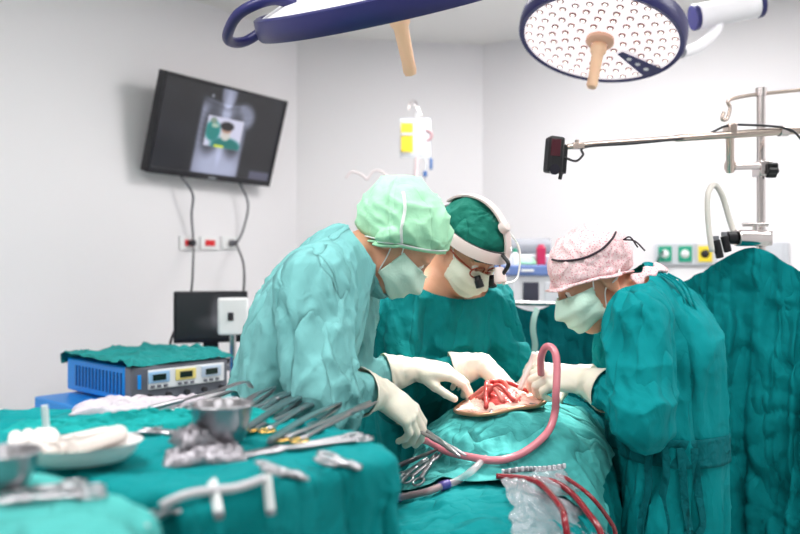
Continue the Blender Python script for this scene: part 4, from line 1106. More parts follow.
m = MB(); m.box(fp(.022, .05, .008), (.012, .006, .05), RB); obj('side_mark', m, BLUE, t, bevel=.001)
for j in range(5):
    m = MB(); m.lathe([(.001, .014), (.009, .014), (.011, 0)], 16, Matrix.Translation(fp(.06+.075*j, .105, .008)) @ RB.to_4x4() @ Matrix.Rotation(PI/2, 4, 'X')); obj('outlet_jack', m, CORD, t)
lb = cb-Z*(MH-.005)-fdv*.05-sdv*.01
t = thing('electrosurgical_unit', 'lower blue machine, set under the grey-fronted one', 'medical machine', tuple(lb-Z*.05))
m = MB(); m.box(lb-fdv*.07, (FW+.02, SW, .095), RB); obj('housing', m, BLUE, t, bevel=.008)
m = MB(); m.box(lb-fdv*.07-sdv*(SW/2+.004), (FW, .012, .075), RB); obj('front_frame', m, GREYF, t, bevel=.003)
zl = lb.z-.0475
t = thing('machine_trolley', 'white trolley carrying the two blue machines', 'cart', (lb.x, lb.y, 0))
for nm, zz in (('top', zl-.0135), ('shelf', .4)):
    m = MB(); m.box(Vector((lb.x, lb.y, zz))-fdv*.04, (.58, .56, .025), RB); obj(nm, m, ALU, t, bevel=.006)
for sx in (-1, 1):
    for sy in (-1, 1):
        q = Vector((lb.x, lb.y, 0))-fdv*.04+fdv*sx*.26+sdv*sy*.25
        m = MB(); m.tube([q+Z*.05, q+Z*(zl-.026)], .016, 10); lg = obj('post', m, ALU, t)
        m = MB(); m.lathe([(.001, -.012), (.026, -.012), (.026, .012), (.001, .012)], 16, Matrix.Translation(q+Z*.027) @ Matrix.Rotation(PI/2, 4, 'X')); obj('caster', m, CORD, lg)
# towel on top of the machine
mb_ = MB(); mb_.box(cb, (FW+.01, SW, MH+.004), RB); col_ = (np.array([tuple(q) for q in mb_.v]), mb_.f)
def f_(u, v): q = kc+fdv*(.0+.41*u)+sdv*(.0+.50*v); return (q.x, q.y, kc.z+.02+.014*nz(u*5, v*5, 6)+.02*nz(u*2, v*2, 8))
o, TL = sheet(f_, 46, 44, [col_], 'crumpled teal towel thrown over the blue machine', 'towel', cloth_mat('light_teal_towel', srgb(40, 146, 144), crumple=.6, scale=14), cat='towel', frames=14, shrink=-.10, sd=31, k=1.5, base=kc+fdv*.2+sdv*.24, bend=.02)

# ------------------------------------------------------------------ pole with camera boom
CHROME = mat('chrome', srgb(214, 206, 204), .18, 1.0); BRASS = mat('warm_steel', srgb(206, 190, 180), .25, 1.0)
PY = 2.50
t = thing('drip_pole', 'chrome pole with a hooked top bar rising above the gathered drape', 'pole', (P(761, 240, PY).x, PY, 0))
px_ = P(761, 90, PY)
m = MB(); m.tube([Vector((px_.x, PY, .04)), px_], .0135, 16); obj('shaft', m, CHROME, t)
m = MB(); m.lathe([(.001, 0), (.24, 0), (.24, .02), (.05, .05), (.001, .05)], 32, Matrix.Translation((px_.x, PY, 0))); obj('base', m, GREYP, t)
m = MB(); m.tube(spline([P(724, 112, PY), P(722, 119, PY), P(727, 119, PY), P(730, 108, PY), P(728, 101, PY), P(740, 97, PY), P(761, 94, PY), P(800, 90, PY), P(840, 86, PY), P(846, 95, PY), P(842, 102, PY)], 6), .006, 10); obj('hook_bar', m, BRASS, t)
m = MB(); m.tube([px_-Z*.02, px_+Z*.006], .017, 16); obj('top_collar', m, CHROME, t)
cc = P(752, 238, 2.44)
t = thing('pole_clamp', 'chunky chrome clamp gripping the pole above the drape peak', 'clamp', tuple(cc))
m = MB(); m.tube([cc-Vector((.055, .01, 0)), cc+Vector((.055, .02, 0))], .026, 24); obj('clamp_barrel', m, CHROME, t, bevel=.003)
m = MB(); m.box(P(761, 238, PY), (.05, .06, .05)); obj('clamp_block', m, CHROME, t, bevel=.004)
m = MB(); m.tube([cc+Vector((.01, 0, .02)), cc+Vector((.01, 0, .045))], .009, 12); m.tube([cc+Vector((-.03, 0, .042)), cc+Vector((.05, 0, .042))], .006, 10); obj('clamp_lever', m, CHROME, t)
m = MB(); m.tube([cc+Vector((-.055, -.01, 0)), cc+Vector((-.085, -.012, 0))], .020, 18); obj('clamp_screw', m, BLACK, t, bevel=.003)
jt = P(768, 169, 2.47)
t = thing('boom_joint', 'chrome clamp with a black star knob joining the boom to the pole', 'clamp', tuple(jt))
m = MB(); m.box(P(762, 169, PY-.005), (.042, .06, .05)); obj('clamp_block', m, CHROME, t, bevel=.005)
m = MB(); Mk = Matrix.Translation(P(766, 170, 2.47)) @ Matrix.Rotation(PI/2, 4, 'Y')
pr = [(.022*(1+.14*math.cos(5*a))*math.cos(a), .022*(1+.14*math.cos(5*a))*math.sin(a)) for a in np.linspace(0, 2*PI, 41)[:-1]]
m.prism(pr, .032, Mk); obj('star_knob', m, BLACK, t, bevel=.003)
m = MB(); m.tube([P(758, 166, 2.46), P(727, 167, 2.42)], .011, 14); obj('side_arm', m, CHROME, t)
m = MB(); m.tube([P(730, 172, 2.42), P(730, 126, 2.36)], .0125, 14); m.tube([P(726, 166, 2.42), P(734, 166, 2.42)], .016, 14); obj('riser', m, BRASS, t)
m = MB(); m.box(P(730, 130, 2.34), (.026, .05, .035)); obj('boom_grip', m, BRASS, t, bevel=.004)
t = thing('camera_boom', 'long tapering steel boom arm reaching left towards the small camera', 'boom arm', tuple(P(700, 136, 2.33)))
m = MB(); b0, b1 = P(590, 144, 2.27), P(860, 126, 2.38); m.tube([b0, b0.lerp(b1, .3), b0.lerp(b1, .31), b1], [.007, .008, .011, .013], 16); obj('boom_tube', m, BRASS, t)
m = MB(); m.tube([P(566, 147, 2.26), P(592, 144, 2.27)], .008, 12); m.box(P(578, 146, 2.265), (.035, .02, .018)); obj('boom_tip', m, BRASS, t, bevel=.002)
m = MB(); m.tube([P(577, 140, 2.265), P(577, 149, 2.265)], .006, 10); obj('thumb_screw', m, BRASS, t)
m = MB(); m.tube([P(779, 131, 2.345), P(787, 131, 2.35)], .0165, 16); obj('boom_collar', m, CHROME, t)
cm = P(554, 155, 2.26)
t = thing('small_camera', 'small black video camera fixed at the boom tip above the team', 'camera', tuple(cm))
Rc = Matrix.Rotation(math.radians(12), 3, 'Z') @ Matrix.Rotation(math.radians(5), 3, 'Y')
m = MB(); m.box(cm, (.048, .045, .105), Rc); obj('camera_body', m, BLACK, t, bevel=.008)
m = MB(); m.tube([cm-Z*.02+Vector((-.004, -.02, -.025)), cm+Vector((-.004, -.032, -.046))], .015, 18); obj('lens', m, mat('lens_glass', srgb(30, 28, 40), .08), t)
m = MB(); m.box(cm+Rc @ Vector((-.006, -.024, .018)), (.030, .004, .050), Rc); obj('side_screen', m, mat('dim_red_screen', srgb(70, 26, 36), .2), t, bevel=.002)
m = MB(); m.box(cm+Rc @ Vector((.030, 0, -.01)), (.012, .03, .085), Rc); m.tube([cm+Vector((.02, -.01, -.05)), cm+Vector((.014, -.012, -.072))], .006, 8); obj('camera_mount', m, BLACK, t, bevel=.002)
cable('camera_cable', [cm+Vector((.03, -.01, -.01)), P(566, 158, 2.25), P(576, 161, 2.25), P(583, 155, 2.255), P(586, 147, 2.26), P(640, 143, 2.275), P(700, 136, 2.31), P(726, 126, 2.33), P(748, 125, 2.33), P(785, 128, 2.33), P(800, 138, 2.33), P(812, 160, 2.35)], .0035, CORD, 'thin black cord running along the boom arm from the small camera')
cable('breathing_tube', [P(712, 252, 2.40), P(708, 220, 2.40), P(708, 195, 2.40), P(714, 185, 2.42), P(722, 195, 2.44), P(729, 218, 2.46), P(735, 236, 2.46)], .009, mat('pale_hose', srgb(226, 222, 214), .4), 'pale looped hose rising beside the chrome clamp', 'hose')
for q, (a, b) in enumerate((((716, 240), (720, 258)), ((724, 236), (728, 252)))):
    t = thing('hose_connector', ['black hose connector lower at the loop of the pale hose', 'black hose connector pressed against the chrome clamp'][q], 'connector', tuple(P(*a, 2.42)))
    m = MB(); m.tube([P(*a, 2.42), P(*b, 2.42)], .012, 14); obj('connector_body', m, BLACK, t, bevel=.003)
    m = MB(); m.tube([P(a[0], a[1]-4, 2.42), P(*a, 2.42)], .009, 12); obj('connector_tip', m, GREYP, t)

# wall gas and power outlets on the right wall
GRN = mat('green_outlet', srgb(40, 160, 128), .4); YEL = mat('yellow_outlet', srgb(244, 216, 60), .4); GPL = mat('grey_plate', srgb(206, 208, 214), .4)
for px, mm_, l in ((666, GRN, 'green wall outlet with a dark cable plugged in, first of the row'), (686, GRN, 'green wall outlet in the middle of the grey plates'), (706, YEL, 'yellow wall outlet next to the pale hose'), (776, GPL, 'plain grey wall plate to the right of the chrome clamp')):
    c = wall_hit(px, 254, K2, dr); n = inn(dr); R = Matrix((dr, n, Z)).transposed(); t = thing('wall_outlet', l, 'outlet', tuple(c+n*.001), 'outlet plates on the right wall')
    m = MB(); m.box(c+n*.012, (.125, .022, .125), R); obj('cover_plate', m, GPL, t, bevel=.004)
    m = MB(); m.box(c+n*.026, (.075, .012, .09), R); i_ = obj('outlet_insert', m, mm_, t, bevel=.004)
    if px < 770:
        m = MB(); m.lathe([(.001, .012), (.010, .012), (.022, .004), (.024, 0)], 20, Matrix.Translation(c+n*.032) @ n.to_track_quat('Z', 'Y').to_matrix().to_4x4()); obj('outlet_port', m, WPL if px != 706 else BLACK, i_)
c = wall_hit(664, 252, K2, dr)+inn(dr)*.045
cable('gas_cable', [c, P(659, 258, 4.3), P(656, 268, 4.25), P(656, 285, 4.2), P(657, 310, 4.2)], .008, mat('dark_green_hose', srgb(20, 84, 72), .5), 'dark green cable hanging from the first green wall outlet')

# ------------------------------------------------------------------ monitoring machine between the two heads
mc = P(540, 290, 3.75); ax = Vector((1, -.12, 0)).normalized(); an = Vector((ax.y, -ax.x, 0)); RM = Matrix((ax, -an, Z)).transposed()
MW = .56
t = thing('anaesthesia_machine', 'white medical machine with a blue top strip and a small dark screen, behind the team', 'medical machine', (mc.x, mc.y, 0))
m = MB(); zt = P(0, 272, 3.75).z; m.box(Vector((mc.x, mc.y, zt/2+.05))-an*.2, (MW, .40, zt-.12), RM); obj('cabinet', m, mat('machine_white', srgb(226, 226, 230), .4), t, bevel=.012)
m = MB(); m.box(Vector((mc.x, mc.y, zt+.008))-an*.2, (MW+.03, .43, .05), RM); bs = obj('top_strip', m, mat('strip_blue', srgb(108, 132, 188), .4), t, bevel=.006)
m = MB()
for a in (-.18, -.06): m.box(Vector((mc.x, mc.y, zt+.008))+an*.017+ax*a, (.06, .003, .012), RM)
obj('strip_mark', m, WPL, bs, smooth=False)
m = MB(); q = P(531, 293, 3.75); q = Vector((mc.x, mc.y, q.z))+ax*((531-540)/FOC*3.75)+an*.002; m.box(q, (.075, .012, .105), RM); obj('dark_screen', m, mat('dusk_screen', srgb(62, 62, 76), .3), t, bevel=.003)
m = MB(); m.box(q-ax*.13+Z*.01, (.10, .012, .09), RM); obj('front_panel', m, GPL, t, bevel=.003)
m = MB(); m.box(q+ax*.1, (.07, .012, .1), RM); obj('side_panel', m, GPL, t, bevel=.003)
for sx in (-1, 1):
    for sy in (-.02, -.36):
        m = MB(); m.lathe([(.001, -.02), (.05, -.02), (.05, .02), (.001, .02)], 16, Matrix.Translation(Vector((mc.x, mc.y, .051))+ax*sx*.24+an*sy) @ Matrix.Rotation(PI/2, 4, 'X')); m.box(Vector((mc.x, mc.y, .09))+ax*sx*.24+an*sy, (.06, .05, .06), RM); obj('caster', m, GREYP, t)
zs = zt+.033
rp = P(520, 256, 3.82); rp.z = zs+.105
m = MB(); m.box(Vector((rp.x, rp.y-.0, zs+.028))-an*.17+ax*.02, (.30, .22, .054), RM); tag(rebase(obj('storage_tray', m, mat('clear_tray', srgb(214, 220, 226), .3), bevel=.01), (rp.x, rp.y, zs)), 'pale plastic tray on top of the white machine', 'tray')
m = MB(); q0 = Vector((rp.x, rp.y, zs+.097))-an*.17; m.tube([q0-ax*.13, q0+ax*.16], .040, 20); tag(rebase(obj('grey_roll', m, mat('roll_grey', srgb(150, 152, 160), .6), bevel=.004), q0), 'grey roll lying across the tray on the white machine', 'roll')
m = MB(); q0 = P(541, 262, 3.84); q0.z = zs; m.box(q0+Z*.045, (.045, .05, .088), RM); m.box(q0+Z*.095, (.03, .03, .014), RM); tag(rebase(obj('red_box', m, mat('crimson_box', srgb(190, 40, 84), .4), bevel=.004), q0), 'small crimson box on the white machine near the pink cap', 'box')
for k, px in enumerate((507, 515)):
    q0 = P(px, 266, 3.84); q0.z = zs; t = thing('supply_bottle', ['small white bottle with teal cap on the machine, closest to the headlamp', 'small white bottle with teal cap on the machine, further from the headlamp'][k], 'bottle', tuple(q0), 'bottles on the white machine')
    m = MB(); m.lathe([(.001, 0), (.020, .001), (.021, .05), (.010, .062), (.009, .07)], 18, Matrix.Translation(q0)); obj('bottle_body', m, WPL, t); m = MB(); m.lathe([(.011, .064), (.011, .082), (.001, .083)], 16, Matrix.Translation(q0)); obj('cap', m, GRN, t)
q0 = P(526, 266, 3.86); q0.z = zs
m = MB(); m.grid(lambda u, v: q0+Vector(((u-.5)*.11, (v-.5)*.07, .004+.035*math.sin(PI*u)**.6*math.sin(PI*v)**.6*(1+.5*nz(u*6, v*6, 2)))), 20, 14); tag(rebase(obj('folded_cloth', m, CAP_G, angle=180, solid=.003), q0), 'pale teal cloth bundled on top of the white machine', 'cloth')

# ------------------------------------------------------------------ infusion bag
IY = 4.15
t = thing('infusion_stand', 'pale slim infusion stand by the far wall', 'stand', (P(418, 180, IY).x, IY+.03, 0))
hp_ = P(412, 104, IY+.03)
SLIM = mat('pale_steel', srgb(226, 226, 228), .35)
m = MB(); m.tube([Vector((P(418, 180, IY).x, IY+.03, .04)), P(418, 106, IY+.03)], .008, 10); obj('shaft', m, SLIM, t)
m = MB(); m.tube(spline([P(418, 106, IY+.03), P(414, 101, IY), P(410, 103, IY-.01), P(409, 110, IY-.01)], 5), .005, 8); m.tube(spline([P(411, 103, IY), P(417, 108, IY), P(421, 115, IY)], 5), .004, 8); obj('hook', m, CHROME, t)
m = MB(); m.lathe([(.001, 0), (.22, 0), (.22, .02), (.02, .05), (.001, .05)], 24, Matrix.Translation((P(418, 180, IY).x, IY+.03, 0))); obj('base', m, SLIM, t)
BAG = mat('clear_bag', srgb(236, 240, 246), .25, alpha=.55)
t = thing('infusion_bag', 'clear infusion bag with a yellow label hanging by the far wall', 'infusion bag', tuple(P(416, 120, IY)))
def bagf(x0, y0, x1, y1, Y, th, nm, mm, n=18):
    m = MB()
    for s in (-1, 1):
        m.grid(lambda u, v: P(x0+(x1-x0)*u, y0+(y1-y0)*v, Y)+Vector((0, s*th*(math.sin(PI*u)*math.sin(PI*v))**.5, 0)), n, n)
    return obj(nm, m, mm, t, angle=180)
bagf(400, 118, 431, 158, IY-.02, .016, 'bag_body', BAG)
bagf(401, 123, 413, 152, IY-.040, .003, 'yellow_label', YEL, 8)
m = MB(); q0, q1 = P(401, 134, IY-.047), P(413, 134, IY-.047); m.box((q0+q1)/2, (.064, .003, .013)); obj('label_line', m, GPL, t, smooth=False)
m = MB(); m.tube(spline([P(426, 130, IY-.03), P(431, 133, IY-.03), P(431, 138, IY-.03), P(427, 141, IY-.03)], 5), .007, 8); obj('red_loop', m, mat('dusty_red', srgb(196, 150, 156), .5), t)
m = MB(); m.tube([P(416, 104+9, IY-.02), P(416, 119, IY-.02)], .006, 8); obj('hanger_tab', m, SLIM, t)
m = MB(); m.tube([P(417, 157, IY-.02), P(416, 170, IY-.02), P(415, 182, IY-.02)], .011, 10); obj('drip_chamber', m, mat('pinkish_clear', srgb(232, 210, 212), .3), t)
m = MB(); m.box(P(431, 164, IY-.02), (.016, .016, .060)); m.box(P(425, 174, IY-.02), (.022, .016, .03)); obj('blue_clamp', m, mat('clamp_blue', srgb(70, 110, 170), .4), t, bevel=.003)
m = MB(); m.tube(spline([P(425, 158, IY-.02), P(427, 166, IY-.02), P(425, 176, IY-.02), P(424, 200, IY-.02), P(430, 250, IY-.02)], 6), .004, 8); obj('drip_line', m, BAG, t)
cable('pale_tubing', [P(346, 178, 4.0), P(352, 172, 4.0), P(362, 175, 4.0), P(367, 179, 4.0), P(374, 171, 4.0), P(384, 173, 4.0), P(390, 184, 4.0), P(398, 186, 4.05), P(416, 188, 4.12)], .006, mat('pale_pink_tube', srgb(226, 214, 214), .4), 'pale tubing drooping from the infusion line behind the green cap', 'tubing')

# ------------------------------------------------------------------ things lying on the drapes
from mathutils.bvhtree import BVHTree
def bvh(*meshes):
    vs, fs = [], []
    for v, f in meshes:
        b = len(vs); vs += [tuple(q) for q in np.asarray(v).tolist()]; fs += [tuple(int(i)+b for i in q) for q in f]
    return BVHTree.FromPolygons(vs, fs)
BV = bvh(DR, TW, IT, ST); BVT = bvh(IT, ST); BVP = bvh(DR, TW)
def hit(px, py, up=0.0, tree=None, Y=None):
    """the point of a drape seen at a pixel, lifted along the drape's normal"""
    d = (P(px, py, 1)-Vector((0, 0, CZ))).normalized(); h = (tree or BV).ray_cast(Vector((0, 0, CZ)), d)
    if h[0] is None: return P(px, py, Y or 1.6)
    n = h[1] if h[1].dot(d) < 0 else -h[1]
    return h[0]+n*up
def down(x, y, tree=None, up=0.0):
    h = (tree or BV).ray_cast(Vector((x, y, 1.6)), Vector((0, 0, -1))); return (h[0].z if h[0] else ZT)+up
RSTEEL = mat('polished_steel', srgb(168, 166, 170), .28, 1.0); GOLD = mat('gold_rings', srgb(232, 190, 110), .25, 1.0)
RED_T = mat('red_tissue', srgb(186, 62, 58), .35, var=.25, vscale=60, bump=.3, bscale=120); PINK_T = mat('pink_tissue', srgb(226, 130, 120), .4, var=.15, vscale=60, bump=.25, bscale=140)
GAUZE = mat('gauze', srgb(238, 230, 224), .9, bump=.5, bscale=300)
# ring retractor, wound, gauze
wz = max(down(.25+.02*i, 2.0, BVP) for i in range(6))
RC = P(500, 398, 2.05); RC.z = max(RC.z, wz+.012); RC = RC+Vector((0, 0, .004))
Rt = Matrix.Rotation(math.radians(9), 3, 'X') @ Matrix.Rotation(math.radians(-3), 3, 'Y')
_p = [(RC.x+r*math.cos(a), RC.y+r*math.sin(a)) for r in (.06, .11) for a in np.linspace(0, 2*PI, 13)[:-1]]
PLN = np.linalg.lstsq(np.array([[1, x-RC.x, y-RC.y] for x, y in _p]), np.array([down(x, y, BVP) for x, y in _p]), rcond=None)[0]
def el(a, rx, ry, z=0):
    p = RC+Vector((rx*math.cos(a), ry*math.sin(a), 0)); zs = [down(p.x+dx, p.y+dy, BVP) for dx, dy in ((0, 0), (.02, 0), (-.02, 0), (0, .02), (0, -.02))]
    p.z = .5*sum(zs)/5+.5*(PLN[0]+PLN[1]*(p.x-RC.x)+PLN[2]*(p.y-RC.y))+z+.012; return p
t = thing('ring_retractor', 'oval copper-toned ring retractor around the open wound', 'retractor', tuple(RC))
m = MB(); m.tube([el(a, .118, .100) for a in np.linspace(0, 2*PI, 65)[:-1]], .0055, 10, closed=True); obj('ring', m, mat('rose_steel', srgb(196, 150, 120), .3, .8), t, angle=180)
for a in (.5, 1.9, 3.3, 4.4, 5.5):
    m = MB(); m.tube([el(a, .121, .103, .003), el(a, .10, .085, .004), el(a, .085, .072, -.008)], [.006, .006, .007], 8, flat=.5); obj('blade', m, RSTEEL, t)
m = MB(); m.grid(lambda u, v: el(u*2*PI, .110*v+.001, .092*v+.001, -.002+.012*(1-v*v)+.010*abs(nz(u*9, v*7, 3))+.006*nz(u*25, v*18, 3)), 48, 16, closed_u=True)
o = obj('wound_gauze', m, mat('pink_soaked_gauze', srgb(232, 186, 172), .8, bump=.5, bscale=200, var=.2, vscale=40), angle=180, solid=.003); rebase(o, RC); tag(o, 'pale gauze packed round the inside of the open wound', 'gauze')
t = thing('open_wound', 'open red wound in the middle of the ring retractor', 'wound', tuple(RC))
m = MB(); m.grid(lambda u, v: el(u*2*PI, .060*v+.001, .075*v+.001, .004+.024*(1-v*v)+.008*nz(u*8, v*6, 9)), 48, 16, closed_u=True); obj('tissue', m, RED_T, t, angle=180)
rr = random.Random(11)
for k in range(9):
    a = rr.uniform(0, 2*PI); b = a+rr.uniform(1.2, 2.4); r0, r1 = rr.uniform(.03, .085), rr.uniform(.03, .095)
    m = MB(); m.tube(spline([el(a, r0, r0*1.1, .014), el((a+b)/2, .035, .04, .036+.014*rr.random()), el(b, r1, r1*1.1, .012)], 8), [.006]*17, 8); obj('tissue_strand', m, [PINK_T, RED_T][k % 2], t, angle=180)
for k, (dx, dy) in enumerate(((.072, -.005), (.088, .012))):
    m = MB(); m.tube(spline([RC+Vector((dx-.02, dy, .02)), RC+Vector((dx-.008, dy, .05)), RC+Vector((dx+.01, dy+.005, .09)), RC+Vector((dx+.018, dy, .115))], 6), .0075, 10); o = obj('cannula', m, mat('white_silicone', srgb(246, 232, 226), .35), angle=180); rebase(o, RC+Vector((dx-.02, dy, .02))); tag(o, ['pale cannula rising from the wound, closest to the bare gauze', 'pale cannula rising from the wound into the gripping glove'][k], 'cannula', 'cannulas in the wound')

# pink suction line, clear line with red fluid
PINKTUBE = mat('pink_tubing', srgb(222, 130, 142), .25, trans=.15, coat=.4); CLEARTUBE = mat('clear_tubing', srgb(226, 214, 218), .15, alpha=.38); REDFLUID = mat('dark_red_fluid', srgb(128, 18, 32), .25, coat=.4); PURP = mat('purple_connector', srgb(84, 74, 150), .3)
pts = [P(541, 374, 1.98), P(541, 358, 1.95), P(546, 347, 1.93), P(554, 350, 1.91), P(557, 366, 1.89), P(556, 392, 1.87)]
pts += [hit(*q, .016) for q in ((553, 418), (546, 436), (533, 450), (514, 461), (494, 466), (470, 463), (448, 453), (432, 445), (420, 442))]
for it in range(3):
    for k in range(5, len(pts)-1):
        q = (pts[k-1].y+2*pts[k].y+pts[k+1].y)/4; q = min(q, pts[k].y); pts[k] = Vector((pts[k].x*q/pts[k].y, q, CZ+(pts[k].z-CZ)*q/pts[k].y))
c = MB(); c.tube(spline(pts, 8), .0092, 12); o = obj('suction_tube', c, PINKTUBE, angle=180); rebase(o, pts[10]); tag(o, 'pink tube looping up from the gripping glove and down over the towel', 'tube')
q = [hit(*p_, .012, BVP) for p_ in ((396, 503), (402, 502), (410, 501), (428, 497), (444, 491), (458, 484), (472, 475), (481, 466), (486, 460))]
t = thing('drain_line', 'clear tube partly filled with red fluid, with purple connectors, in front of the chest', 'tube', tuple(q[4]))
sp = spline(q, 8); m = MB(); m.tube(sp, .0085, 12); obj('clear_tube', m, CLEARTUBE, t, angle=180)
m = MB(); m.tube(sp[14:34], .0066, 10); obj('red_fluid', m, REDFLUID, t, angle=180)
for a, b in ((0, 9), (31, 36)): m = MB(); m.tube(sp[a:b], .0105, 12); obj('connector', m, PURP, t, angle=180)

# clear plastic pouch with dark red lines and its clip bar
PL = mat('crinkled_clear_plastic', srgb(210, 212, 220), .10, alpha=.27, bump=1.0, bscale=38, spec=1.0, coat=.6)
pc = [hit(x, y, .012) for x, y in ((505, 482), (562, 474), (604, 534), (512, 534))]
def pouch(u, v):
    e = (pc[0].lerp(pc[1], u)).lerp(pc[3].lerp(pc[2], u)+Vector((0, 0, -.01)), v*1.15); n = Vector((0, -.75, .6))
    return e+n*(.006+.030*math.sin(PI*min(1, u))**.7*(.4+.6*v)+.016*abs(nz(u*5, v*6, 3))+.012*abs(nz(u*11+v*4, v*7, 5))+.005*nz(u*24, v*24, 8))+Vector((.022*nz(v*5, u*2, 7), 0, .012*nz(u*6, v, 2)*(1-v)))
m = MB(); m.grid(pouch, 40, 40); o = obj('plastic_pouch', m, PL, angle=60, solid=.0008); rebase(o, pc[0].lerp(pc[2], .5)); tag(o, 'crinkled clear plastic pouch hanging beside the gown at the table edge', 'plastic bag')
for k, pl in enumerate((((497, 478), (520, 485), (538, 500), (552, 520), (560, 540)), ((532, 480), (552, 490), (568, 508), (580, 526), (588, 542)), ((556, 476), (570, 488), (584, 506), (596, 526), (602, 540)))):
    q = [hit(*p_, (.004, .02, .034, .034, .034)[j]) for j, p_ in enumerate(pl)]
    q.append(q[-1]+Vector((.008, -.03, -.10)))
    c = MB(); c.tube(spline(q, 8), [.0072, .0072, .005][k], 10); o = obj('blood_line', c, REDFLUID, angle=180); rebase(o, q[0]); tag(o, ['dark red tube entering the clear pouch, closest to the purple connectors', 'dark red tube crossing the middle of the clear pouch', 'thin dark red tube inside the clear pouch next to the gown'][k], 'tube', 'dark red lines in the pouch')
q = [hit(*p_, .022) for p_ in ((505, 481), (520, 479), (535, 478), (550, 475), (562, 473))]
t = thing('clip_bar', 'grey ridged clip bar across the top of the clear pouch', 'clip', tuple(q[2]))
m = MB(); m.tube(spline(q, 4), .006, 8); obj('bar', m, GREYP, t)
m = MB()
for k, p_ in enumerate(spline(q, 3)): m.box(p_+Vector((0, -.003, .002)), (.006, .008, .010))
obj('ridges', m, GPL, t, bevel=.001, kind='stuff')

# ------------------------------------------------------------------ instruments
def hemostat(L, ring_m, open_=.06, curve=0.0, r=.0125, gauge=1.9):
    """two crossed halves: rings, shanks, box joint, jaws; lies along +x from its rings, flat in xy"""
    out = []
    for s in (-1, 1):
        j = L*.66; a0 = Vector((0, s*(r+.004), 0)); sh = MB()
        pth = [a0+Vector((r, -s*.002, 0)), Vector((L*.25, s*.0095, 0)), Vector((L*.5, s*.005, 0)), Vector((j, -s*.001, s*.0012)), Vector((L*.8, -s*(.0025+open_*.03), 0)), Vector((L, -s*(.0010+open_*.12), curve))]
        sh.tube(spline(pth, 5), [.0030*gauge]*10+[.0034*gauge]*5+[.0042*gauge]*2+[.0036*gauge]*4+list(np.linspace(.0034, .0014, 5)*gauge), 8, flat=.75)
        rg = MB(); rg.tube([a0+Vector((r*1.25*math.cos(t), r*math.sin(t), 0)) for t in np.linspace(0, 2*PI, 25)[:-1]], (.0018+.0005*gauge), 8, closed=True)
        rt = MB(); rt.box((L*.16, s*.005, 0), (.006, .010, .003))
        out.append((sh, rg, rt))
    return out
def place_M(a, b, up=.006, roll=0):
    x = (b-a); L = x.length; x.normalize(); z = Vector((0, 0, 1)); z = (z-x*z.dot(x)).normalized(); y = z.cross(x)
    return Matrix.Translation(a+z*up) @ Matrix((x, y, z)).transposed().to_4x4() @ Matrix.Rotation(roll, 4, 'X'), L
def instr(kind, pa, pb, label, group='instruments laid out on the table drape', ring_m=None, up=.006, tree=None, lift=0.0, grip=None, Lmax=None, **kw):
    a = hit(*pa, 0, tree or BVT) if len(pa) == 2 else P(*pa); b = hit(*pb, 0, tree or BVT) if len(pb) == 2 else P(*pb)
    if Lmax and (b-a).length > Lmax: b = a+(b-a).normalized()*Lmax
    if (b-a).length < .05: b = a+(b-a).normalized()*.05
    b = b+Vector((0, 0, lift))
    M, L = place_M(a, b, up, kw.pop('roll', 0))
    t = thing(kind, label, {'hemostat': 'clamp', 'needle_holder': 'needle holder', 'surgical_scissors': 'scissors', 'tissue_forceps': 'forceps', 'curved_retractor': 'retractor', 'towel_clip': 'clip'}[kind], tuple(M.translation), group)
    T = lambda mb: setattr(mb, 'v', [tuple(M @ Vector(v)) for v in mb.v]) or mb
    if kind in ('hemostat', 'needle_holder', 'surgical_scissors', 'towel_clip'):
        for sh, rg, rt in hemostat(L, ring_m, **kw):
            h = obj('half', T(sh), RSTEEL, t, angle=180); obj('finger_ring', T(rg), ring_m or RSTEEL, h, angle=180)
            if kind != 'surgical_scissors': obj('ratchet', T(rt), RSTEEL, h, smooth=False)
        m = MB(); m.lathe([(.001, .004), (.0035, .004), (.004, -.004), (.001, -.004)], 12, Matrix.Translation((L*.66, 0, 0))); obj('joint_screw', T(m), RSTEEL, t)
    elif kind == 'tissue_forceps':
        for s in (-1, 1):
            m = MB(); pth = spline([(0, 0, s*.001), (L*.12, 0, s*.004), (L*.45, 0, s*.008), (L*.8, 0, s*.005), (L, 0, s*.0012)], 5)
            m.ribbon(pth, [Vector((0, 0, s))]*len(pth), list(np.interp(np.linspace(0, 1, len(pth)), [0, .1, .5, .85, 1], [.010, .014, .014, .009, .004])), .003); obj('arm', T(m), RSTEEL, t)
            m = MB()
            for k in range(8): m.box((L*(.35+.025*k), 0, s*.0092), (.002, .009, .001))
            obj('grip_ridges', T(m), RSTEEL, t, smooth=False, kind='stuff')
    else:
        pth = spline([(0, 0, .004), (L*.3, 0, .006), (L*.7, 0, .012), (L*.93, 0, .016), (L, 0, .002)], 6)
        m = MB(); m.ribbon(pth, [Vector((0, 0, 1))]*len(pth), list(np.interp(np.linspace(0, 1, len(pth)), [0, .3, .6, 1], [.007, .009, .014, .016])), .0028); obj('blade', T(m), RSTEEL, t)
        m = MB(); m.tube([(0, 0, .004), (L*.3, 0, .006)], .0055, 10); obj('grip', T(m), RSTEEL, t)
    return t
instr('needle_holder', (258, 434), (318, 408), 'gold-ringed needle holder beside the steel bowl, shorter of two', ring_m=GOLD, lift=.01)
instr('needle_holder', (290, 444), (374, 414), 'gold-ringed needle holder, longer and farther from the bowl', ring_m=GOLD, lift=.02)
instr('tissue_forceps', (270, 448), (344, 413), 'steel forceps lying between the two gold-ringed needle holders', up=.010, lift=.012)
instr('tissue_forceps', (243, 438), (307, 406), 'steel forceps touching the rim side of the steel bowl', up=.010, lift=.012)
instr('hemostat', (248, 426), (298, 403), 'plain steel clamp behind the bowl, ends next to the forceps tip', lift=.01)
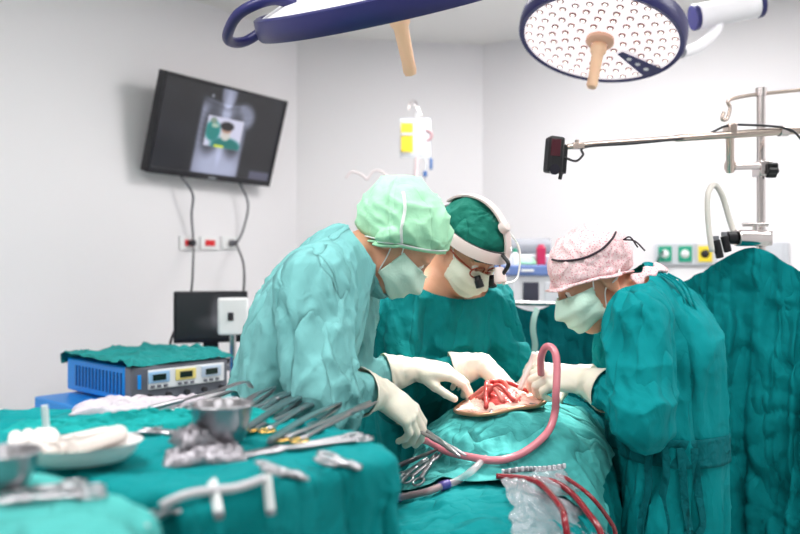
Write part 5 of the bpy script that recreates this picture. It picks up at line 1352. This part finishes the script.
instr('hemostat', (246, 418), (290, 400), 'plain steel clamp behind the bowl, second from the back of the row', lift=.012)
instr('tissue_forceps', (240, 413), (276, 397), 'thin steel forceps at the back of the instrument row', up=.010, lift=.010)
instr('curved_retractor', (150, 417), (252, 394), 'long curved steel retractor at the back of the table', up=.012)
instr('curved_retractor', (158, 422), (236, 402), 'second curved steel retractor in front of the long one', up=.008)
instr('surgical_scissors', (140, 433), (192, 440), 'large steel scissors with open rings beside the foil bundle', r=.017, gauge=2.0, open_=.1)
instr('hemostat', (358, 441), (236, 461), 'long steel clamp lying along the front edge of the table', r=.012)
instr('towel_clip', (326, 464), (352, 471), 'small towel clip biting the front of the table drape', up=.008, Lmax=.10)
instr('towel_clip', (268, 474), (306, 484), 'towel clip on the drape front beside the white tag', up=.008, Lmax=.12)
instr('hemostat', (92, 497), (-6, 508), 'blurred steel clamp on the closest pale drape', r=.011, gauge=1.2, tree=BVT)
instr('surgical_scissors', (70, 492), (2, 497), 'steel scissors beside the clamp on the closest pale drape', r=.011, gauge=1.2)
instr('hemostat', (160, 516), (128, 540), 'steel clamp rings at the near corner of the pale drape', r=.014, gauge=2.0, Lmax=.14)
# in the fold of the patient drape
BLK = mat('blackened_steel', srgb(36, 36, 40), .35, .6)
instr('surgical_scissors', (414, 484), (441, 456), 'gold-jointed scissors lying in the fold of the patient drape', 'instruments in the patient drape fold', r=.012, tree=BVP, up=.010)
instr('hemostat', (402, 481), (430, 462), 'steel clamp half tucked under the table drape corner', 'instruments in the patient drape fold', tree=BVP, up=.010)
q0, q1 = hit(398, 466, .014, BVP), hit(441, 452, .014, BVP)
m = MB(); m.tube([q0, q0.lerp(q1, .6), q1], [.006, .005, .003], 8); o = obj('suction_wand', m, BLK, angle=180); rebase(o, q0); tag(o, 'slim black wand lying across the patient drape fold', 'suction wand')

# ------------------------------------------------------------------ bowls, trays, foil, gauze, bundle on the tables
def bowl(px, py, r, h, label, tree=None, thick=.0015, name='steel_bowl', liquid=None):
    c = hit(px, py, 0, tree or BVT); c.z = max(down(c.x+dx, c.y+dy, BVT) for dx in (-.03, 0, .03) for dy in (-.03, 0, .03))+.001
    t = thing(name, label, 'bowl', tuple(c)); M = Matrix.Translation(c)
    m = MB(); m.lathe([(.001, .002), (r*.62, .001), (r*.72, .006), (r*.88, h*.45), (r*.97, h*.93), (r*1.03, h), (r*1.03, h+.002), (r*.955, h*.95), (r*.86, h*.46), (r*.69, .009), (.001, .006)], 40, M); obj('bowl_body', m, RSTEEL, t)
    m = MB(); m.tube([c+Vector((r*1.02*math.cos(a), r*1.02*math.sin(a), h)) for a in np.linspace(0, 2*PI, 41)[:-1]], .0022, 8, closed=True); obj('rolled_rim', m, RSTEEL, t, angle=180)
    if liquid: m = MB(); m.lathe([(.001, h*.72), (r*.91, h*.72)], 36, M); obj('contents', m, liquid, t)
    return t
bowl(222, 446, .047, .058, 'small steel bowl standing among the clamps on the instrument table', liquid=mat('pale_water', srgb(220, 210, 200), .1))
bowl(6, 491, .036, .040, 'steel bowl on the closest pale drape, cut by the picture edge')
def crumple(name, c, size, label, cat, m, seed, nu=44, nv=36, h=.02, rot=0.0, ridge_k=1.0):
    R = Matrix.Rotation(rot, 3, 'Z'); base = c
    def f(u, v):
        e = (math.sin(PI*u)*math.sin(PI*v))**.35 if 0 < u < 1 and 0 < v < 1 else 0
        q = R @ Vector(((u-.5)*size[0]*(1+.10*nz(u*3, v*3, seed)), (v-.5)*size[1]*(1+.15*nz(v*3, u*3, seed+4)), 0))
        z = .003+h*e*(.55+.9*abs(nz(u*4, v*4, seed+1))*ridge_k+.7*abs(nz(u*10, v*9, seed+2))*ridge_k+.25*nz(u*22, v*20, seed+3))
        return base+q+Vector((0, 0, z))
    b = MB(); b.grid(f, nu, nv); n = nu*nv
    # closed underneath
    und = [(v[0], v[1], base.z) for v in b.v]; top = list(b.v); fs = [tuple(reversed([i+n for i in q])) for q in b.f]
    b.v = top+und; b.f = b.f+fs; edge = [i for i in range(nu)]+[nu*(j+1)-1 for j in range(1, nv)]+[n-1-i for i in range(1, nu)]+[nu*(nv-1-j) for j in range(1, nv-1)]
    for i in range(len(edge)): a, d = edge[i], edge[(i+1) % len(edge)]; b.f.append((d, a, a+n, d+n))
    b.m = [0]*len(b.f)
    o = obj(name, b, m, angle=35); rebase(o, c); tag(o, label, cat); return o
def onT(px, py, up=0.0): c = hit(px, py, 0, BVT); c.z = down(c.x, c.y, BVT)+up; return c
FOIL = mat('crumpled_foil', srgb(150, 146, 152), .35, .9, bump=.6, bscale=90)
crumple('foil_bundle', onT(205, 460, .002), (.115, .075), 'flat crumpled foil bundle in front of the small steel bowl', 'foil', FOIL, 3, h=.016, rot=.3)
c = onT(196, 452, .014); crumple('foil_bundle', c, (.065, .05), 'smaller foil bundle piled on the flat crumpled one', 'foil', FOIL, 8, h=.022, rot=.7)
BUND = mat('white_plastic_wrap', srgb(214, 204, 212), .3, bump=.5, bscale=60, alpha=.75)
crumple('plastic_bundle', onT(146, 411, .004), (.26, .10), 'crinkled white plastic bundle at the back of the instrument table, below the blue machine', 'plastic wrap', BUND, 15, h=.020, rot=.15)
HEAP = cloth_mat('heaped_teal_cotton', srgb(20, 150, 148), crumple=.6, scale=12)
crumple('folded_drape', onT(180, 426, .003), (.33, .10), 'crumpled teal cloth fold lying in front of the white plastic bundle', 'drape', HEAP, 22, h=.022, rot=.2)
crumple('folded_drape', onT(80, 432, .003), (.24, .09), 'crumpled teal cloth heap at the far left corner of the instrument table', 'drape', HEAP, 27, h=.014, rot=-.1)
# oval tray with gauze
c = onT(82, 462); t = thing('kidney_tray', 'shallow pale oval tray holding folded gauze', 'tray', tuple(c))
def oval(rx, ry, z, rot=.35): return [c+Matrix.Rotation(rot, 3, 'Z') @ Vector((rx*math.cos(a), ry*math.sin(a), z)) for a in np.linspace(0, 2*PI, 49)[:-1]]
m = MB(); rings = [oval(.004, .003, .003), oval(.058, .040, .002), oval(.070, .050, .012), oval(.076, .055, .026), oval(.080, .058, .027), (oval(.072, .052, .022)), oval(.066, .046, .012), oval(.054, .036, .006), oval(.004, .003, .006)]
vs = [v for r_ in rings for v in r_]; n_ = 48
m.add(vs, [(i*n_+k, i*n_+(k+1) % n_, (i+1)*n_+(k+1) % n_, (i+1)*n_+k) for i in range(len(rings)-1) for k in range(n_)]); obj('tray_body', m, mat('cream_enamel', srgb(226, 222, 220), .3), t)
def roll(p, d, L, r, label, name='gauze_roll', grp='rolled gauze on the instrument table'):
    d = Vector(d).normalized(); a = p-d*L/2; b = p+d*L/2; t = thing(name, label, 'gauze', tuple(p), grp)
    m = MB(); m.tube([a, a+d*.002, p, b-d*.002, b], [r*.92, r, r*1.03, r, r*.92], 18, flat=.9); obj('roll_body', m, GAUZE, t)
    m = MB(); side = Vector((-d.y, d.x, 0)); m.ribbon(spline([a.lerp(b, .5)+side*r*.8+Z*r*.72, p+side*r*.2+Z*r*1.06, p-side*r*.5+Z*r*.95], 6), [Z]*13, L*.9, .0012); obj('loose_edge', m, GAUZE, t)
for k, (px, py, lb) in enumerate(((70, 457, 'folded gauze roll lying in the oval tray, farthest from the foil'), (84, 455, 'folded gauze roll in the middle of the oval tray'), (98, 456, 'folded gauze roll in the oval tray, closest to the foil'))):
    p = onT(px, py+5); p.z = c.z+.018+.004*k; roll(p, (.5, .9, .06), .085, .012, lb, grp='gauze in the oval tray')
for k, (px, py, lb) in enumerate(((16, 452, 'white gauze roll, first from the picture edge'), (29, 450, 'white gauze roll, second from the picture edge'), (41, 449, 'white gauze roll, third from the picture edge'), (53, 449, 'white gauze roll touching the oval tray'))):
    p = onT(px, py); p.z += .0115; roll(p, (-.45, .9, 0), .095, .0105, lb)
p = onT(47, 437); t = thing('cotton_stick', 'small upright white stick behind the gauze rolls', 'stick', tuple(p)); m = MB(); m.tube([p, p+Vector((-.004, 0, .052))], .0055, 10); obj('shaft', m, WPL, t); m = MB(); m.lathe([(.001, 0), (.012, 0), (.012, .012), (.006, .016), (.001, .016)], 16, Matrix.Translation(p)); obj('holder_foot', m, WPL, t)
# pale tubing clipped along the front edge with two white tags
q = [hit(x, y, .010, BVT) for x, y in ((166, 508), (186, 502), (208, 498), (230, 494), (248, 489), (262, 484))]
o = MB(); o.tube(spline(q, 6), .0055, 10); o = obj('clipped_tube', o, mat('grey_clear_tube', srgb(196, 194, 198), .25), angle=180); rebase(o, q[2]); tag(o, 'pale grey tube clipped along the front edge of the table drape', 'tube')
for k, (px, py, lb) in enumerate(((212, 505, 'short white tag on the clipped grey tube, nearer its free end'), (264, 496, 'longer white tag on the clipped grey tube, nearer the towel clip'))):
    a = hit(px, py-14, .014, BVT); b = hit(px+2, py+12, .014, BVT)
    if (b-a).length > .05: b = a+(b-a).normalized()*.05
    t = thing('white_tag', lb, 'tag', tuple(a), 'tags on the clipped tube'); m = MB(); m.ribbon([a, a.lerp(b, .3), a.lerp(b, .7), b], [Vector((-.4, -.9, .3))]*4, .012, .003); obj('tag_strip', m, WPL, t)
    m = MB(); m.tube([b, b+(b-a).normalized()*.006], .006, 10); obj('tag_end', m, GREYP, t)
# needle holder in the gloved hand of the left assistant
g0 = Vector(thA).lerp(Vector(tipsA[0]), .5); e = P(463, 455, 1.78)
instr('needle_holder', (400+g0.x/g0.y*FOC-6, 267-(g0.z-CZ)/g0.y*FOC-4, g0.y), (463, 456, 1.70), 'gold-ringed needle holder gripped in the lower glove', 'held instruments', ring_m=GOLD, up=0)
